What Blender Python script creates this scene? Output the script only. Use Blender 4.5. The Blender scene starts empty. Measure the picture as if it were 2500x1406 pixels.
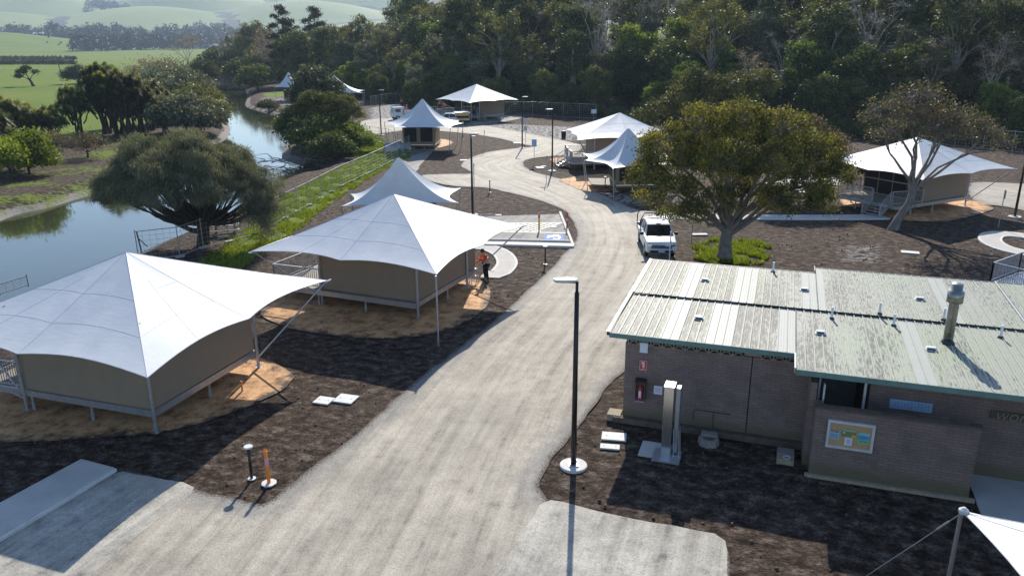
import bpy, bmesh, math, random
import numpy as np
from mathutils import Vector, Matrix, Euler
from mathutils.geometry import delaunay_2d_cdt
R = math.radians
random.seed(7); rng = np.random.default_rng(7)
sc = bpy.context.scene
COL = sc.collection
# ------------------------------------------------------------------ camera, sky, sun
CAM_H = 12.5; PITCH = R(17.76); ROLL = R(-0.38); FPX = 1900.0; HAZE_D = .00015
cam = bpy.data.cameras.new('camera'); cam.sensor_fit = 'HORIZONTAL'; cam.sensor_width = 36
cam.lens = 36*FPX/2500; cam.clip_start = .1; cam.clip_end = 20000
co = bpy.data.objects.new('camera', cam); COL.objects.link(co)
M_cam = Matrix.Rotation(math.pi/2-PITCH, 4, 'X') @ Matrix.Rotation(ROLL, 4, 'Z')
co.matrix_world = Matrix.Translation((0, 0, CAM_H)) @ M_cam
sc.camera = co
SUN_EL = R(33.7); SUN_AZ = R(5.5)          # azimuth from +Y towards +X
w = bpy.data.worlds.new('World'); sc.world = w; w.use_nodes = True
nt = w.node_tree; nt.nodes.clear()
sky = nt.nodes.new('ShaderNodeTexSky'); sky.sky_type = 'NISHITA'; sky.sun_disc = False
sky.sun_elevation = SUN_EL; sky.sun_rotation = SUN_AZ; sky.air_density = 1.0; sky.dust_density = .45; sky.ozone_density = 3.6
bg = nt.nodes.new('ShaderNodeBackground'); bg.inputs[1].default_value = 0.12
wo = nt.nodes.new('ShaderNodeOutputWorld')
nt.links.new(sky.outputs[0], bg.inputs[0]); nt.links.new(bg.outputs[0], wo.inputs[0])
sl = bpy.data.lights.new('sun', 'SUN'); sl.energy = 4.5; sl.angle = R(.5); sl.color = (1, .93, .81)
so = bpy.data.objects.new('sun', sl); COL.objects.link(so)
sd = Vector((math.sin(SUN_AZ)*math.cos(SUN_EL), math.cos(SUN_AZ)*math.cos(SUN_EL), math.sin(SUN_EL)))
so.rotation_euler = sd.to_track_quat('Z', 'Y').to_euler(); so.location = (0, 60, 60)
sc.view_settings.view_transform = 'Standard'; sc.view_settings.look = 'None'
sc.view_settings.exposure = 0.7; sc.view_settings.gamma = 1
sc.cycles.max_bounces = 6; sc.cycles.transparent_max_bounces = 8; sc.cycles.volume_bounces = 0
sc.cycles.sample_clamp_indirect = 4

# ------------------------------------------------------------------ where a point of the photo meets height z
def g(px, py, z=0.0):
    d = M_cam.to_3x3() @ Vector(((px-1250)/FPX, -(py-703)/FPX, -1))
    t = (z-CAM_H)/d.z
    return Vector((d.x*t, d.y*t, z))
def g2(px, py, z=0.0):
    p = g(px, py, z); return (p.x, p.y)
def hgt(b, top, z0=0.0):
    p = g(b[0], b[1], z0); d = M_cam.to_3x3() @ Vector(((top[0]-1250)/FPX, -(top[1]-703)/FPX, -1))
    t = math.hypot(p.x, p.y)/math.hypot(d.x, d.y); return CAM_H+t*d.z

# ------------------------------------------------------------------ materials
MATS = {}
def _noise(nt, vec, scale, detail=4, rough=.55, dim='3D'):
    n = nt.nodes.new('ShaderNodeTexNoise'); n.inputs['Scale'].default_value = scale
    n.inputs['Detail'].default_value = detail; n.inputs['Roughness'].default_value = rough
    if vec is not None: nt.links.new(vec, n.inputs['Vector'])
    return n.outputs['Fac']
def _ramp(nt, fac, stops):
    r = nt.nodes.new('ShaderNodeValToRGB'); e = r.color_ramp.elements
    while len(e) < len(stops): e.new(.5)
    for i, (p, c) in enumerate(stops):
        e[i].position = p; e[i].color = (c, c, c, 1) if isinstance(c, (int, float)) else (*c, 1)
    nt.links.new(fac, r.inputs[0]); return r.outputs[0]
def _mix(nt, fac, a, b, mode='MIX'):
    m = nt.nodes.new('ShaderNodeMix'); m.data_type = 'RGBA'; m.blend_type = mode
    for s, v in ((0, fac), (6, a), (7, b)):
        if isinstance(v, (int, float)): m.inputs[s].default_value = v
        elif isinstance(v, tuple): m.inputs[s].default_value = (*v, 1)
        else: nt.links.new(v, m.inputs[s])
    return m.outputs[2]
def _math(nt, op, a, b=0.0, c=None):
    m = nt.nodes.new('ShaderNodeMath'); m.operation = op
    for i, v in enumerate((a, b, c)):
        if v is None: continue
        if isinstance(v, (int, float)): m.inputs[i].default_value = v
        else: nt.links.new(v, m.inputs[i])
    return m.outputs[0]
def _attr(nt, name):
    a = nt.nodes.new('ShaderNodeAttribute'); a.attribute_name = name; return a
def _obj(nt, scale=(1, 1, 1), rot=(0, 0, 0), src='Object'):
    t = nt.nodes.new('ShaderNodeTexCoord'); m = nt.nodes.new('ShaderNodeMapping')
    m.inputs['Scale'].default_value = scale; m.inputs['Rotation'].default_value = rot
    nt.links.new(t.outputs[src], m.inputs[0]); return m.outputs[0]
def newmat(name):
    m = bpy.data.materials.new(name); m.use_nodes = True; MATS[name] = m
    b = m.node_tree.nodes['Principled BSDF']; return m, m.node_tree, b
def _bump(nt, b, h, strength=.5, dist=.02, normal=None):
    n = nt.nodes.new('ShaderNodeBump'); n.inputs['Strength'].default_value = strength; n.inputs['Distance'].default_value = dist
    nt.links.new(h, n.inputs['Height'])
    if normal is not None: nt.links.new(normal, n.inputs['Normal'])
    nt.links.new(n.outputs[0], b.inputs['Normal']); return n.outputs[0]
def simple(name, col, rough=.6, metal=0., var=.12, scale=3., bump=0., bscale=40, spec=None):
    spec = spec if spec is not None else (.5 if rough < .5 else .2)
    m, nt, b = newmat(name)
    v = _obj(nt); f = _noise(nt, v, scale, 5)
    lo = tuple(c*(1-var) for c in col); hi = tuple(min(1, c*(1+var)) for c in col)
    nt.links.new(_ramp(nt, f, [(.3, lo), (.7, hi)]), b.inputs['Base Color'])
    b.inputs['Roughness'].default_value = rough; b.inputs['Metallic'].default_value = metal
    b.inputs['Specular IOR Level'].default_value = spec
    if bump: _bump(nt, b, _noise(nt, v, bscale, 4), bump, .01)
    return m
simple('galvanised', (.42, .44, .47), .42, .75, .12, 6)
simple('white_paint', (.6, .6, .59), .35)
simple('cream_metal', (.55, .54, .5), .5)
simple('black_metal', (.022, .02, .018), .38, .3)
simple('dark_plastic', (.02, .02, .022), .5)
simple('lamp_top', (.62, .62, .6), .3)
simple('concrete', (.46, .44, .41), .85, 0, .1, 1.5, .25, 30)
simple('concrete_edge', (.6, .58, .55), .85, 0, .08, 4, .2, 30)
simple('concrete_pit', (.6, .6, .58), .7, 0, .06, 6, .15, 40)
simple('taupe_canvas', (.28, .215, .155), .8, 0, .05, 2, .12, 60)
simple('frame_brown', (.2, .18, .15), .6)
simple('dark_mesh', (.018, .019, .02), .75)
simple('orange_plastic', (.85, .25, .03), .4)
simple('orange_cloth', (.75, .09, .02), .8)
simple('red_paint', (.6, .02, .015), .45)
simple('yellow_paint', (.72, .42, .02), .45)
simple('blue_paint', (.02, .13, .42), .7)
simple('line_paint', (.72, .66, .55), .6, 0, .12, 20)
simple('silver_band', (.6, .6, .6), .3)
simple('pink_band', (.62, .28, .45), .4)
simple('car_paint', (.62, .66, .7), .22, 0, .02)
simple('glass_dark', (.012, .014, .016), .06, 0, .01, 1)
simple('chrome', (.7, .7, .72), .15, 1)
simple('rubber', (.02, .02, .02), .8)
simple('skin', (.45, .27, .19), .6)
simple('navy_cloth', (.014, .017, .03), .85)
simple('hair', (.03, .02, .015), .7)
simple('timber_grey', (.26, .24, .21), .8, 0, .15, 8)
simple('timber_box', (.52, .36, .16), .7, 0, .15, 6)
simple('stainless', (.62, .6, .57), .22, .9, .05, 2)
simple('fascia_green', (.16, .24, .21), .55)
simple('gutter_dark', (.05, .06, .07), .5)
simple('mortar_block', (.32, .27, .2), .85, 0, .2, 8)
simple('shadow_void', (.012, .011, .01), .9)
simple('steel_flue', (.3, .29, .26), .38, .85, .25, 5)
simple('pvc_pipe', (.72, .74, .76), .35)
simple('cream_board', (.62, .6, .55), .6)
simple('bin_blue', (.05, .12, .18), .5)
simple('cork', (.5, .33, .17), .85, 0, .1, 12)
simple('paper_white', (.72, .74, .78), .7); simple('paper_blue', (.06, .38, .55), .7); simple('paper_green', (.3, .5, .3), .7)
simple('paper_olive', (.22, .24, .12), .7); simple('paper_orange', (.6, .25, .12), .7); simple('paper_yellow', (.8, .65, .05), .7)
simple('paper_sky', (.35, .5, .68), .7); simple('ink', (.05, .05, .07), .7)
simple('cow_hide', (.012, .011, .01), .8)
simple('bark_dark', (.055, .045, .036), .9, 0, .3, 5, .8, 14)
simple('bark_grey', (.2, .175, .15), .85, 0, .35, 3, .6, 10)
simple('bark_pale', (.42, .38, .32), .8, 0, .3, 2.5, .5, 8)
simple('bark_brown', (.12, .09, .068), .9, 0, .3, 4, .7, 12)
simple('far_wall', (.34, .34, .34), .8); simple('far_roof', (.75, .77, .8), .35)
simple('driftwood', (.2, .18, .155), .9, 0, .25, 5)

def leafmat(name, c1, c2, c3, trans=.3, rough=.55, spec=.18):
    c1, c2, c3 = [tuple(min(.6, q*(1.25 if name in ('leaf_dark', 'leaf_olive', 'leaf_grey', 'leaf_green', 'leaf_pine', 'leaf_brown') else 1)) for q in c) for c in (c1, c2, c3)]
    """foliage: colour differs leaf by leaf and clump by clump, and lets some light through"""
    m, nt, b = newmat(name)
    a = _attr(nt, 'rnd').outputs['Fac']
    oi = nt.nodes.new('ShaderNodeObjectInfo')
    f = _math(nt, 'ADD', a, _math(nt, 'MULTIPLY', _math(nt, 'SUBTRACT', oi.outputs['Random'], .5), .35))
    c = _ramp(nt, f, [(.08, c1), (.5, c2), (.92, c3)])
    nt.links.new(c, b.inputs['Base Color']); b.inputs['Roughness'].default_value = rough
    b.inputs['Specular IOR Level'].default_value = spec
    t = nt.nodes.new('ShaderNodeBsdfTranslucent'); nt.links.new(_mix(nt, 1.0, c, (1.25, 1.15, .55), 'MULTIPLY'), t.inputs[0])
    ms = nt.nodes.new('ShaderNodeMixShader'); ms.inputs[0].default_value = trans
    out = nt.nodes['Material Output']
    nt.links.new(b.outputs[0], ms.inputs[1]); nt.links.new(t.outputs[0], ms.inputs[2]); nt.links.new(ms.outputs[0], out.inputs[0])
    return m
leafmat('leaf_dark', (.02, .032, .013), (.056, .075, .026), (.13, .15, .042), .3)
leafmat('leaf_olive', (.03, .038, .016), (.075, .085, .03), (.18, .175, .05), .3)
leafmat('leaf_grey', (.04, .048, .032), (.1, .115, .075), (.22, .235, .15), .25)
leafmat('leaf_green', (.022, .045, .013), (.06, .1, .022), (.17, .22, .04), .4)
leafmat('leaf_brown', (.06, .045, .03), (.13, .1, .062), (.26, .19, .11), .25)
leafmat('leaf_sparse', (.06, .052, .03), (.14, .125, .075), (.28, .24, .13), .3)
leafmat('leaf_gold', (.026, .038, .016), (.08, .09, .03), (.3, .275, .06), .4, .6, .15)
leafmat('leaf_yellow', (.07, .1, .015), (.16, .22, .02), (.3, .36, .04), .45)
leafmat('leaf_casuarina', (.055, .064, .04), (.125, .135, .088), (.26, .265, .17), .25, .7)
leafmat('leaf_cordyline', (.03, .05, .016), (.11, .14, .03), (.36, .36, .1), .4, .5, .2)
leafmat('leaf_pine', (.02, .026, .018), (.04, .046, .03), (.075, .075, .045), .15)
leafmat('leaf_grass', (.07, .11, .015), (.16, .23, .025), (.32, .38, .05), .4, .6)
leafmat('leaf_far', (.02, .03, .02), (.035, .05, .03), (.06, .075, .04), .1)

def m_canopy():
    m, nt, b = newmat('canopy_fabric')
    v = _obj(nt); b.inputs['Base Color'].default_value = (.6, .61, .63, 1)
    f = _noise(nt, v, 1.2, 3)
    nt.links.new(_ramp(nt, f, [(.3, (.555, .58, .61)), (.7, (.635, .65, .67))]), b.inputs['Base Color'])
    b.inputs['Roughness'].default_value = .5; b.inputs['Specular IOR Level'].default_value = .2
    v2 = _obj(nt, (1, 1.6, 1), (0, 0, .6))
    h = _math(nt, 'ADD', _noise(nt, v2, 1.6, 5, .6), _math(nt, 'MULTIPLY', _noise(nt, _obj(nt, (4, .7, 1), (0, 0, -.5)), 2.6, 4), .6))
    _bump(nt, b, h, .1, .08)
    t = nt.nodes.new('ShaderNodeBsdfTranslucent'); t.inputs[0].default_value = (.7, .72, .75, 1)
    ms = nt.nodes.new('ShaderNodeMixShader'); ms.inputs[0].default_value = .05
    nt.links.new(b.outputs[0], ms.inputs[1]); nt.links.new(t.outputs[0], ms.inputs[2])
    nt.links.new(ms.outputs[0], nt.nodes['Material Output'].inputs[0])
m_canopy()

def m_ground():
    """soil, river mud, grass: where each lies is a distance in metres stored on the mesh, its edge broken up by noise"""
    m, nt, b = newmat('ground_cover')
    geo = nt.nodes.new('ShaderNodeNewGeometry'); P = geo.outputs['Position']
    mp = nt.nodes.new('ShaderNodeMapping'); nt.links.new(P, mp.inputs[0]); mp.inputs['Scale'].default_value = (1, 1.3, 1); mp.inputs['Rotation'].default_value = (0, 0, .5)
    V = mp.outputs[0]
    n_big = _noise(nt, P, .22, 4); n_mid = _noise(nt, V, 2.1, 8, .7); n_fine = _noise(nt, V, 12, 6, .75); n_huge = _noise(nt, P, .05, 3)
    soil = _ramp(nt, n_mid, [(.38, (.022, .014, .01)), (.47, (.052, .034, .025)), (.54, (.08, .058, .044)), (.63, (.16, .125, .1))])
    soil = _mix(nt, _ramp(nt, n_big, [(.53, 0.), (.7, .4)]), soil, (.1, .075, .058))
    soil = _mix(nt, 1.0, soil, _ramp(nt, n_fine, [(.38, .5), (.5, 1.), (.64, 1.7)]), 'MULTIPLY')
    # pale patches: glints of backlit wet soil put into the soil colour
    cr = _math(nt, 'MULTIPLY', _attr(nt, 'glint').outputs['Fac'], _ramp(nt, n_mid, [(.47, 0.), (.53, 1.)]))
    soil = _mix(nt, cr, soil, (.5, .49, .48))
    # mud near the water
    mudf = _math(nt, 'ADD', _attr(nt, 'mud').outputs['Fac'], _math(nt, 'MULTIPLY', _math(nt, 'SUBTRACT', n_mid, .5), 1.2))
    mud = _mix(nt, 1.0, (.27, .245, .225), _ramp(nt, n_fine, [(.3, .5), (.6, 1.15)]), 'MULTIPLY')
    soil = _mix(nt, _ramp(nt, mudf, [(.45, 0.), (.55, 1.)]), soil, mud)
    # grass
    ga = _math(nt, 'ADD', _attr(nt, 'grass').outputs['Fac'], _math(nt, 'ADD', _math(nt, 'MULTIPLY', _math(nt, 'SUBTRACT', n_mid, .5), 1.4), _math(nt, 'MULTIPLY', _math(nt, 'SUBTRACT', n_big, .5), 1.2)))
    gm = _ramp(nt, ga, [(.44, 0.), (.56, 1.)])
    mp2 = nt.nodes.new('ShaderNodeMapping'); nt.links.new(P, mp2.inputs[0]); mp2.inputs['Scale'].default_value = (.25, 1, 1)
    band = _noise(nt, mp2.outputs[0], .02, 4, .6)
    grass = _ramp(nt, _noise(nt, V, 2.2, 6, .7), [(.3, (.05, .075, .008)), (.5, (.13, .18, .014)), (.7, (.26, .31, .025))])
    grass = _mix(nt, _ramp(nt, band, [(.4, 0.), (.6, .6)]), grass, (.085, .145, .012))
    grass = _mix(nt, _ramp(nt, n_huge, [(.5, 0.), (.7, .35)]), grass, (.2, .19, .06))
    grass = _mix(nt, _ramp(nt, _attr(nt, 'field').outputs['Fac'], [(0., 0.), (1., .6)]), grass, _ramp(nt, band, [(.38, (.06, .115, .008)), (.5, (.1, .16, .012)), (.62, (.16, .17, .025))]))
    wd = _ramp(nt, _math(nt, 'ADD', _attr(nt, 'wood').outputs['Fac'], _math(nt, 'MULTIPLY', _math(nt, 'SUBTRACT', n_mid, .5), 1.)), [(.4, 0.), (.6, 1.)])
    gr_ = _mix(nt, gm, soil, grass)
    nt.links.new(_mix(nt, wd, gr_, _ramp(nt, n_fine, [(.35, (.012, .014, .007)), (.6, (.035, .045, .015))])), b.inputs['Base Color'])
    b.inputs['Roughness'].default_value = .9; b.inputs['Specular IOR Level'].default_value = .12
    h = _math(nt, 'ADD', _math(nt, 'MULTIPLY', n_mid, 1.), _math(nt, 'MULTIPLY', n_fine, .35))
    _bump(nt, b, h, .9, .2)
m_ground()

def m_gravel(name, c_lo, c_mid, c_hi, edge=True, sw=.5):
    m, nt, b = newmat(name)
    fl = _attr(nt, 'flow').outputs['Vector']; geo = nt.nodes.new('ShaderNodeNewGeometry'); P = geo.outputs['Position']
    mp = nt.nodes.new('ShaderNodeMapping'); nt.links.new(fl, mp.inputs[0]); mp.inputs['Scale'].default_value = (.055, 1.0, 1)
    streak = _noise(nt, mp.outputs[0], 2.4, 7, .68); fine = _noise(nt, P, 20, 6, .8); mid = _noise(nt, P, 1.6, 8, .7); big = _noise(nt, P, .35, 4)
    f = _math(nt, 'ADD', _math(nt, 'MULTIPLY', streak, sw), _math(nt, 'MULTIPLY', mid, 1-sw))
    c = _ramp(nt, f, [(.38, c_lo), (.46, c_mid), (.58, c_hi)])
    c = _mix(nt, 1.0, c, _ramp(nt, big, [(.3, .78), (.7, 1.12)]), 'MULTIPLY')
    if edge == 'soil':
        e = _math(nt, 'ADD', _attr(nt, 'edge').outputs['Fac'], _math(nt, 'MULTIPLY', _math(nt, 'SUBTRACT', mid, .5), 2.4))
        c = _mix(nt, _ramp(nt, e, [(.0, 1.), (.12, .6), (.55, 0.)]), c, (.06, .042, .032))
    elif edge:
        e = _math(nt, 'ADD', _attr(nt, 'edge').outputs['Fac'], _math(nt, 'MULTIPLY', _math(nt, 'SUBTRACT', mid, .5), 1.6))
        c = _mix(nt, _ramp(nt, e, [(.1, .8), (1., 0.)]), c, (.2, .195, .185))
        e2 = _math(nt, 'ADD', _attr(nt, 'edge').outputs['Fac'], _math(nt, 'MULTIPLY', _math(nt, 'SUBTRACT', fine, .5), 1.1))
        c = _mix(nt, _ramp(nt, e2, [(.02, 1.), (.2, 0.)]), c, (.06, .045, .036))
    mq = nt.nodes.new('ShaderNodeMapping'); nt.links.new(fl, mq.inputs[0]); mq.inputs['Scale'].default_value = (.018, .75, 1)
    c = _mix(nt, 1.0, c, _ramp(nt, _noise(nt, mq.outputs[0], 2.0, 5, .6), [(.4, .88), (.5, 1.), (.6, 1.06)]), 'MULTIPLY')
    c = _mix(nt, 1.0, c, _ramp(nt, fine, [(.34, .5), (.46, .97), (.64, 1.22)]), 'MULTIPLY')
    nt.links.new(c, b.inputs['Base Color']); b.inputs['Roughness'].default_value = .8; b.inputs['Specular IOR Level'].default_value = .3
    _bump(nt, b, _math(nt, 'ADD', fine, _math(nt, 'MULTIPLY', mid, 1.2)), .6, .03)
m_gravel('gravel', (.2, .182, .158), (.325, .29, .24), (.41, .37, .305), True, .6)
m_gravel('gravel_grey', (.12, .12, .12), (.19, .185, .18), (.28, .27, .25), False)
m_gravel('gravel_pad', (.17, .165, .15), (.34, .32, .28), (.47, .44, .38), False)
m_gravel('sand', (.28, .13, .06), (.5, .27, .125), (.66, .39, .19), 'soil', 0.)

def m_water():
    m, nt, b = newmat('river_water')
    b.inputs['Base Color'].default_value = (.035, .042, .02, 1); b.inputs['Roughness'].default_value = .05
    b.inputs['IOR'].default_value = 1.33; b.inputs['Specular IOR Level'].default_value = .85
    geo = nt.nodes.new('ShaderNodeNewGeometry'); mp = nt.nodes.new('ShaderNodeMapping'); nt.links.new(geo.outputs['Position'], mp.inputs[0])
    mp.inputs['Scale'].default_value = (1, .45, 1)
    _bump(nt, b, _noise(nt, mp.outputs[0], 1.6, 4, .55), .12, .03)
m_water()

def m_brick():
    m, nt, b = newmat('block_wall')
    uv = _attr(nt, 'UVMap').outputs['Vector']
    br = nt.nodes.new('ShaderNodeTexBrick'); nt.links.new(uv, br.inputs['Vector'])
    br.inputs['Scale'].default_value = 1; br.inputs['Brick Width'].default_value = .3; br.inputs['Row Height'].default_value = .095
    br.inputs['Mortar Size'].default_value = .009; br.inputs['Mortar Smooth'].default_value = .3
    br.inputs['Color1'].default_value = (.2, .142, .122, 1); br.inputs['Color2'].default_value = (.245, .175, .15, 1); br.inputs['Mortar'].default_value = (.13, .1, .088, 1)
    n = _noise(nt, uv, 1.1, 5, .6)
    c = _mix(nt, 1.0, br.outputs['Color'], _ramp(nt, n, [(.3, .75), (.7, 1.2)]), 'MULTIPLY')
    sep = nt.nodes.new('ShaderNodeSeparateXYZ'); nt.links.new(uv, sep.inputs[0])
    low = _math(nt, 'ADD', sep.outputs[1], _math(nt, 'MULTIPLY', n, -.6))
    c = _mix(nt, _ramp(nt, low, [(0., .7), (.28, 0.)]), c, (.1, .095, .04))     # green stain at the foot
    nt.links.new(c, b.inputs['Base Color']); b.inputs['Roughness'].default_value = .85
    _bump(nt, b, br.outputs['Fac'], -.4, .01)
m_brick()

def m_roof():
    m, nt, b = newmat('roof_metal')
    v = _obj(nt); v2 = _obj(nt, (3.2, .55, 1)); v3 = _obj(nt, (9, 1.2, 1))
    base = _ramp(nt, _noise(nt, v, .25, 3), [(.35, (.33, .33, .29)), (.65, (.29, .335, .245))])
    lich = _noise(nt, v3, 2.3, 7, .75); area = _noise(nt, v2, .35, 3)
    sep = nt.nodes.new('ShaderNodeSeparateXYZ'); nt.links.new(v, sep.inputs[0])
    fall = _math(nt, 'MULTIPLY', sep.outputs[0], -.012)
    k = _math(nt, 'ADD', _math(nt, 'ADD', lich, _math(nt, 'MULTIPLY', area, .35)), fall)
    c = _mix(nt, _ramp(nt, k, [(.585, 0.), (.63, .75), (.72, 1.)]), base, (.085, .085, .08))
    nt.links.new(c, b.inputs['Base Color']); b.inputs['Roughness'].default_value = .6; b.inputs['Specular IOR Level'].default_value = .3
    _bump(nt, b, lich, .2, .01)
m_roof()
simple('roof_clean', (.39, .4, .37), .5, 0, .03)
simple('rib_cap', (.35, .36, .31), .5, 0, .1)

def m_hills():
    m, nt, b = newmat('hill_grass')
    geo = nt.nodes.new('ShaderNodeNewGeometry'); P = geo.outputs['Position']
    a = _attr(nt, 'bush').outputs['Fac']; n = _noise(nt, P, .012, 6, .65); n2 = _noise(nt, P, .004, 3)
    gcol = _ramp(nt, n2, [(.35, (.1, .165, .03)), (.65, (.19, .23, .055))])
    k = _math(nt, 'ADD', a, _math(nt, 'MULTIPLY', _math(nt, 'SUBTRACT', n, .5), 1.3))
    nt.links.new(_mix(nt, _ramp(nt, k, [(.43, 0.), (.5, 1.)]), gcol, (.018, .028, .02)), b.inputs['Base Color'])
    b.inputs['Roughness'].default_value = .9
m_hills()

# ------------------------------------------------------------------ mesh helpers
def link(o, parent=None):
    COL.objects.link(o)
    if parent is not None: o.parent = parent
    return o
def tag(o, label=None, cat=None, group=None, kind=None):
    if label: o['label'] = label
    if cat: o['category'] = cat
    if group: o['group'] = group
    if kind: o['kind'] = kind
    return o
def empty(name, loc, rz=0.0, label=None, cat=None, group=None):
    o = bpy.data.objects.new(name, None); o.empty_display_size = .2; COL.objects.link(o)
    o.location = loc; o.rotation_euler = (0, 0, rz); return tag(o, label, cat, group)
def np_mesh(name, V, F, mats, attrs=None, smooth=False, mat_idx=None):
    V = np.asarray(V, np.float32); me = bpy.data.meshes.new(name)
    F = np.asarray(F, np.int32); k = F.shape[1]
    me.vertices.add(len(V)); me.vertices.foreach_set('co', V.ravel())
    me.loops.add(F.size); me.loops.foreach_set('vertex_index', F.ravel())
    me.polygons.add(len(F)); me.polygons.foreach_set('loop_start', np.arange(len(F), dtype=np.int32)*k)
    me.polygons.foreach_set('loop_total', np.full(len(F), k, np.int32))
    if smooth: me.polygons.foreach_set('use_smooth', np.ones(len(F), bool))
    for m in mats: me.materials.append(MATS[m])
    if mat_idx is not None: me.polygons.foreach_set('material_index', np.asarray(mat_idx, np.int32))
    me.update(calc_edges=True)
    for n, (typ, arr) in (attrs or {}).items():
        a = me.attributes.new(n, typ, 'POINT')
        a.data.foreach_set('value' if typ == 'FLOAT' else 'vector', np.asarray(arr, np.float32).ravel())
    return me
class MB:
    def __init__(s): s.v = []; s.f = []; s.m = []; s.mats = []
    def mi(s, m):
        if m not in s.mats: s.mats.append(m)
        return s.mats.index(m)
    def add(s, vs, fs, m):
        o = len(s.v); s.v += [tuple(v) for v in vs]; s.f += [tuple(i+o for i in f) for f in fs]; s.m += [s.mi(m)]*len(fs)
    def box(s, c, d, m, rz=0.0, mat=None, taper=1.0):
        x, y, z = (a/2 for a in d); vs = []
        for k, (i, j) in enumerate(((-1, -1), (1, -1), (1, 1), (-1, 1))):
            vs.append(Vector((i*x, j*y, -z)))
        for (i, j) in ((-1, -1), (1, -1), (1, 1), (-1, 1)): vs.append(Vector((i*x*taper, j*y*taper, z)))
        M = mat if mat is not None else Matrix.Rotation(rz, 3, 'Z')
        vs = [M @ v + Vector(c) for v in vs]
        s.add(vs, [(3, 2, 1, 0), (4, 5, 6, 7), (0, 1, 5, 4), (1, 2, 6, 5), (2, 3, 7, 6), (3, 0, 4, 7)], m)
    def bar(s, a, b, wd, ht, m):
        a = Vector(a); b = Vector(b); d = b-a
        if d.length < 1e-6: return
        q = d.to_track_quat('X', 'Z').to_matrix(); s.box((a+b)/2, (d.length, wd, ht), m, mat=q)
    def tube(s, pts, rad, m, n=8, caps=True):
        pts = [Vector(p) for p in pts]
        if isinstance(rad, (int, float)): rad = [rad]*len(pts)
        o = len(s.v); fs = []; up = Vector((0, 0, 1)); prev = None
        for i, p in enumerate(pts):
            t = (pts[min(i+1, len(pts)-1)]-pts[max(i-1, 0)]).normalized()
            if prev is None: a = t.orthogonal().normalized()
            else: a = (prev - t*prev.dot(t)).normalized()
            prev = a; b = t.cross(a)
            for k in range(n):
                th = 2*math.pi*k/n; s.v.append(tuple(p+(a*math.cos(th)+b*math.sin(th))*rad[i]))
        for i in range(len(pts)-1):
            for k in range(n):
                fs.append((o+i*n+k, o+i*n+(k+1) % n, o+(i+1)*n+(k+1) % n, o+(i+1)*n+k))
        if caps:
            fs.append(tuple(o+k for k in range(n))[::-1]); fs.append(tuple(o+(len(pts)-1)*n+k for k in range(n)))
        s.f += fs; s.m += [s.mi(m)]*len(fs)
    def lathe(s, prof, m, c=(0, 0, 0), n=24):
        o = len(s.v); fs = []
        for r, z in prof:
            for k in range(n):
                th = 2*math.pi*k/n; s.v.append((c[0]+r*math.cos(th), c[1]+r*math.sin(th), c[2]+z))
        for i in range(len(prof)-1):
            for k in range(n): fs.append((o+i*n+k, o+i*n+(k+1) % n, o+(i+1)*n+(k+1) % n, o+(i+1)*n+k))
        fs.append(tuple(o+k for k in range(n))[::-1]); fs.append(tuple(o+(len(prof)-1)*n+k for k in range(n)))
        s.f += fs; s.m += [s.mi(m)]*len(fs)
    def prism(s, poly, z0, z1, m):
        n = len(poly); vs = [(p[0], p[1], z0) for p in poly]+[(p[0], p[1], z1) for p in poly]
        s.add(vs, [tuple(range(n))[::-1], tuple(range(n, 2*n))]+[(i, (i+1) % n, n+(i+1) % n, n+i) for i in range(n)], m)
    def mesh(s, name, smooth=False):
        me = bpy.data.meshes.new(name); me.from_pydata(s.v, [], s.f); me.update()
        for m in s.mats: me.materials.append(MATS[m])
        me.polygons.foreach_set('material_index', s.m)
        if smooth: me.polygons.foreach_set('use_smooth', [True]*len(s.f))
        return me
    def build(s, name, parent=None, smooth=False, bevel=0.0):
        o = bpy.data.objects.new(name, s.mesh(name, smooth)); link(o, parent)
        if bevel:
            b = o.modifiers.new('bevel', 'BEVEL'); b.width = bevel; b.segments = 2; b.limit_method = 'ANGLE'
        return o
def children_of(o): return [c for c in bpy.data.objects if c.parent == o]
def copy_tree(o, parent=None, kids=None):
    c = o.copy(); COL.objects.link(c); c.parent = parent
    for ch in (KIDS.get(o.name) or children_of(o)): copy_tree(ch, c)
    return c
KIDS = {}
def inst(root, loc, rz=0.0, scale=None, label=None, group=None, name=None):
    c = copy_tree(root); c.location = loc; c.rotation_euler = (0, 0, rz)
    if scale is not None: c.scale = (scale,)*3 if isinstance(scale, (int, float)) else scale
    if label: c['label'] = label
    if group: c['group'] = group
    return c

# ------------------------------------------------------------------ polygons on the ground
def inpoly(X, Y, poly):
    X = np.asarray(X); r = np.zeros(X.shape, bool); n = len(poly); j = n-1
    for i in range(n):
        xi, yi = poly[i]; xj, yj = poly[j]
        if yi != yj: r ^= ((yi > Y) != (yj > Y)) & (X < (xj-xi)*(Y-yi)/(yj-yi)+xi)
        j = i
    return r
def dist_poly(X, Y, poly, closed=True):
    D = np.full(np.shape(X), 1e9); n = len(poly)
    for i in range(n if closed else n-1):
        ax, ay = poly[i]; bx, by = poly[(i+1) % n]; dx, dy = bx-ax, by-ay; L = dx*dx+dy*dy+1e-12
        t = np.clip(((X-ax)*dx+(Y-ay)*dy)/L, 0, 1); D = np.minimum(D, np.hypot(X-ax-t*dx, Y-ay-t*dy))
    return D
def sdist(X, Y, poly):
    d = dist_poly(X, Y, poly); return np.where(inpoly(X, Y, poly), d, -d)
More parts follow.
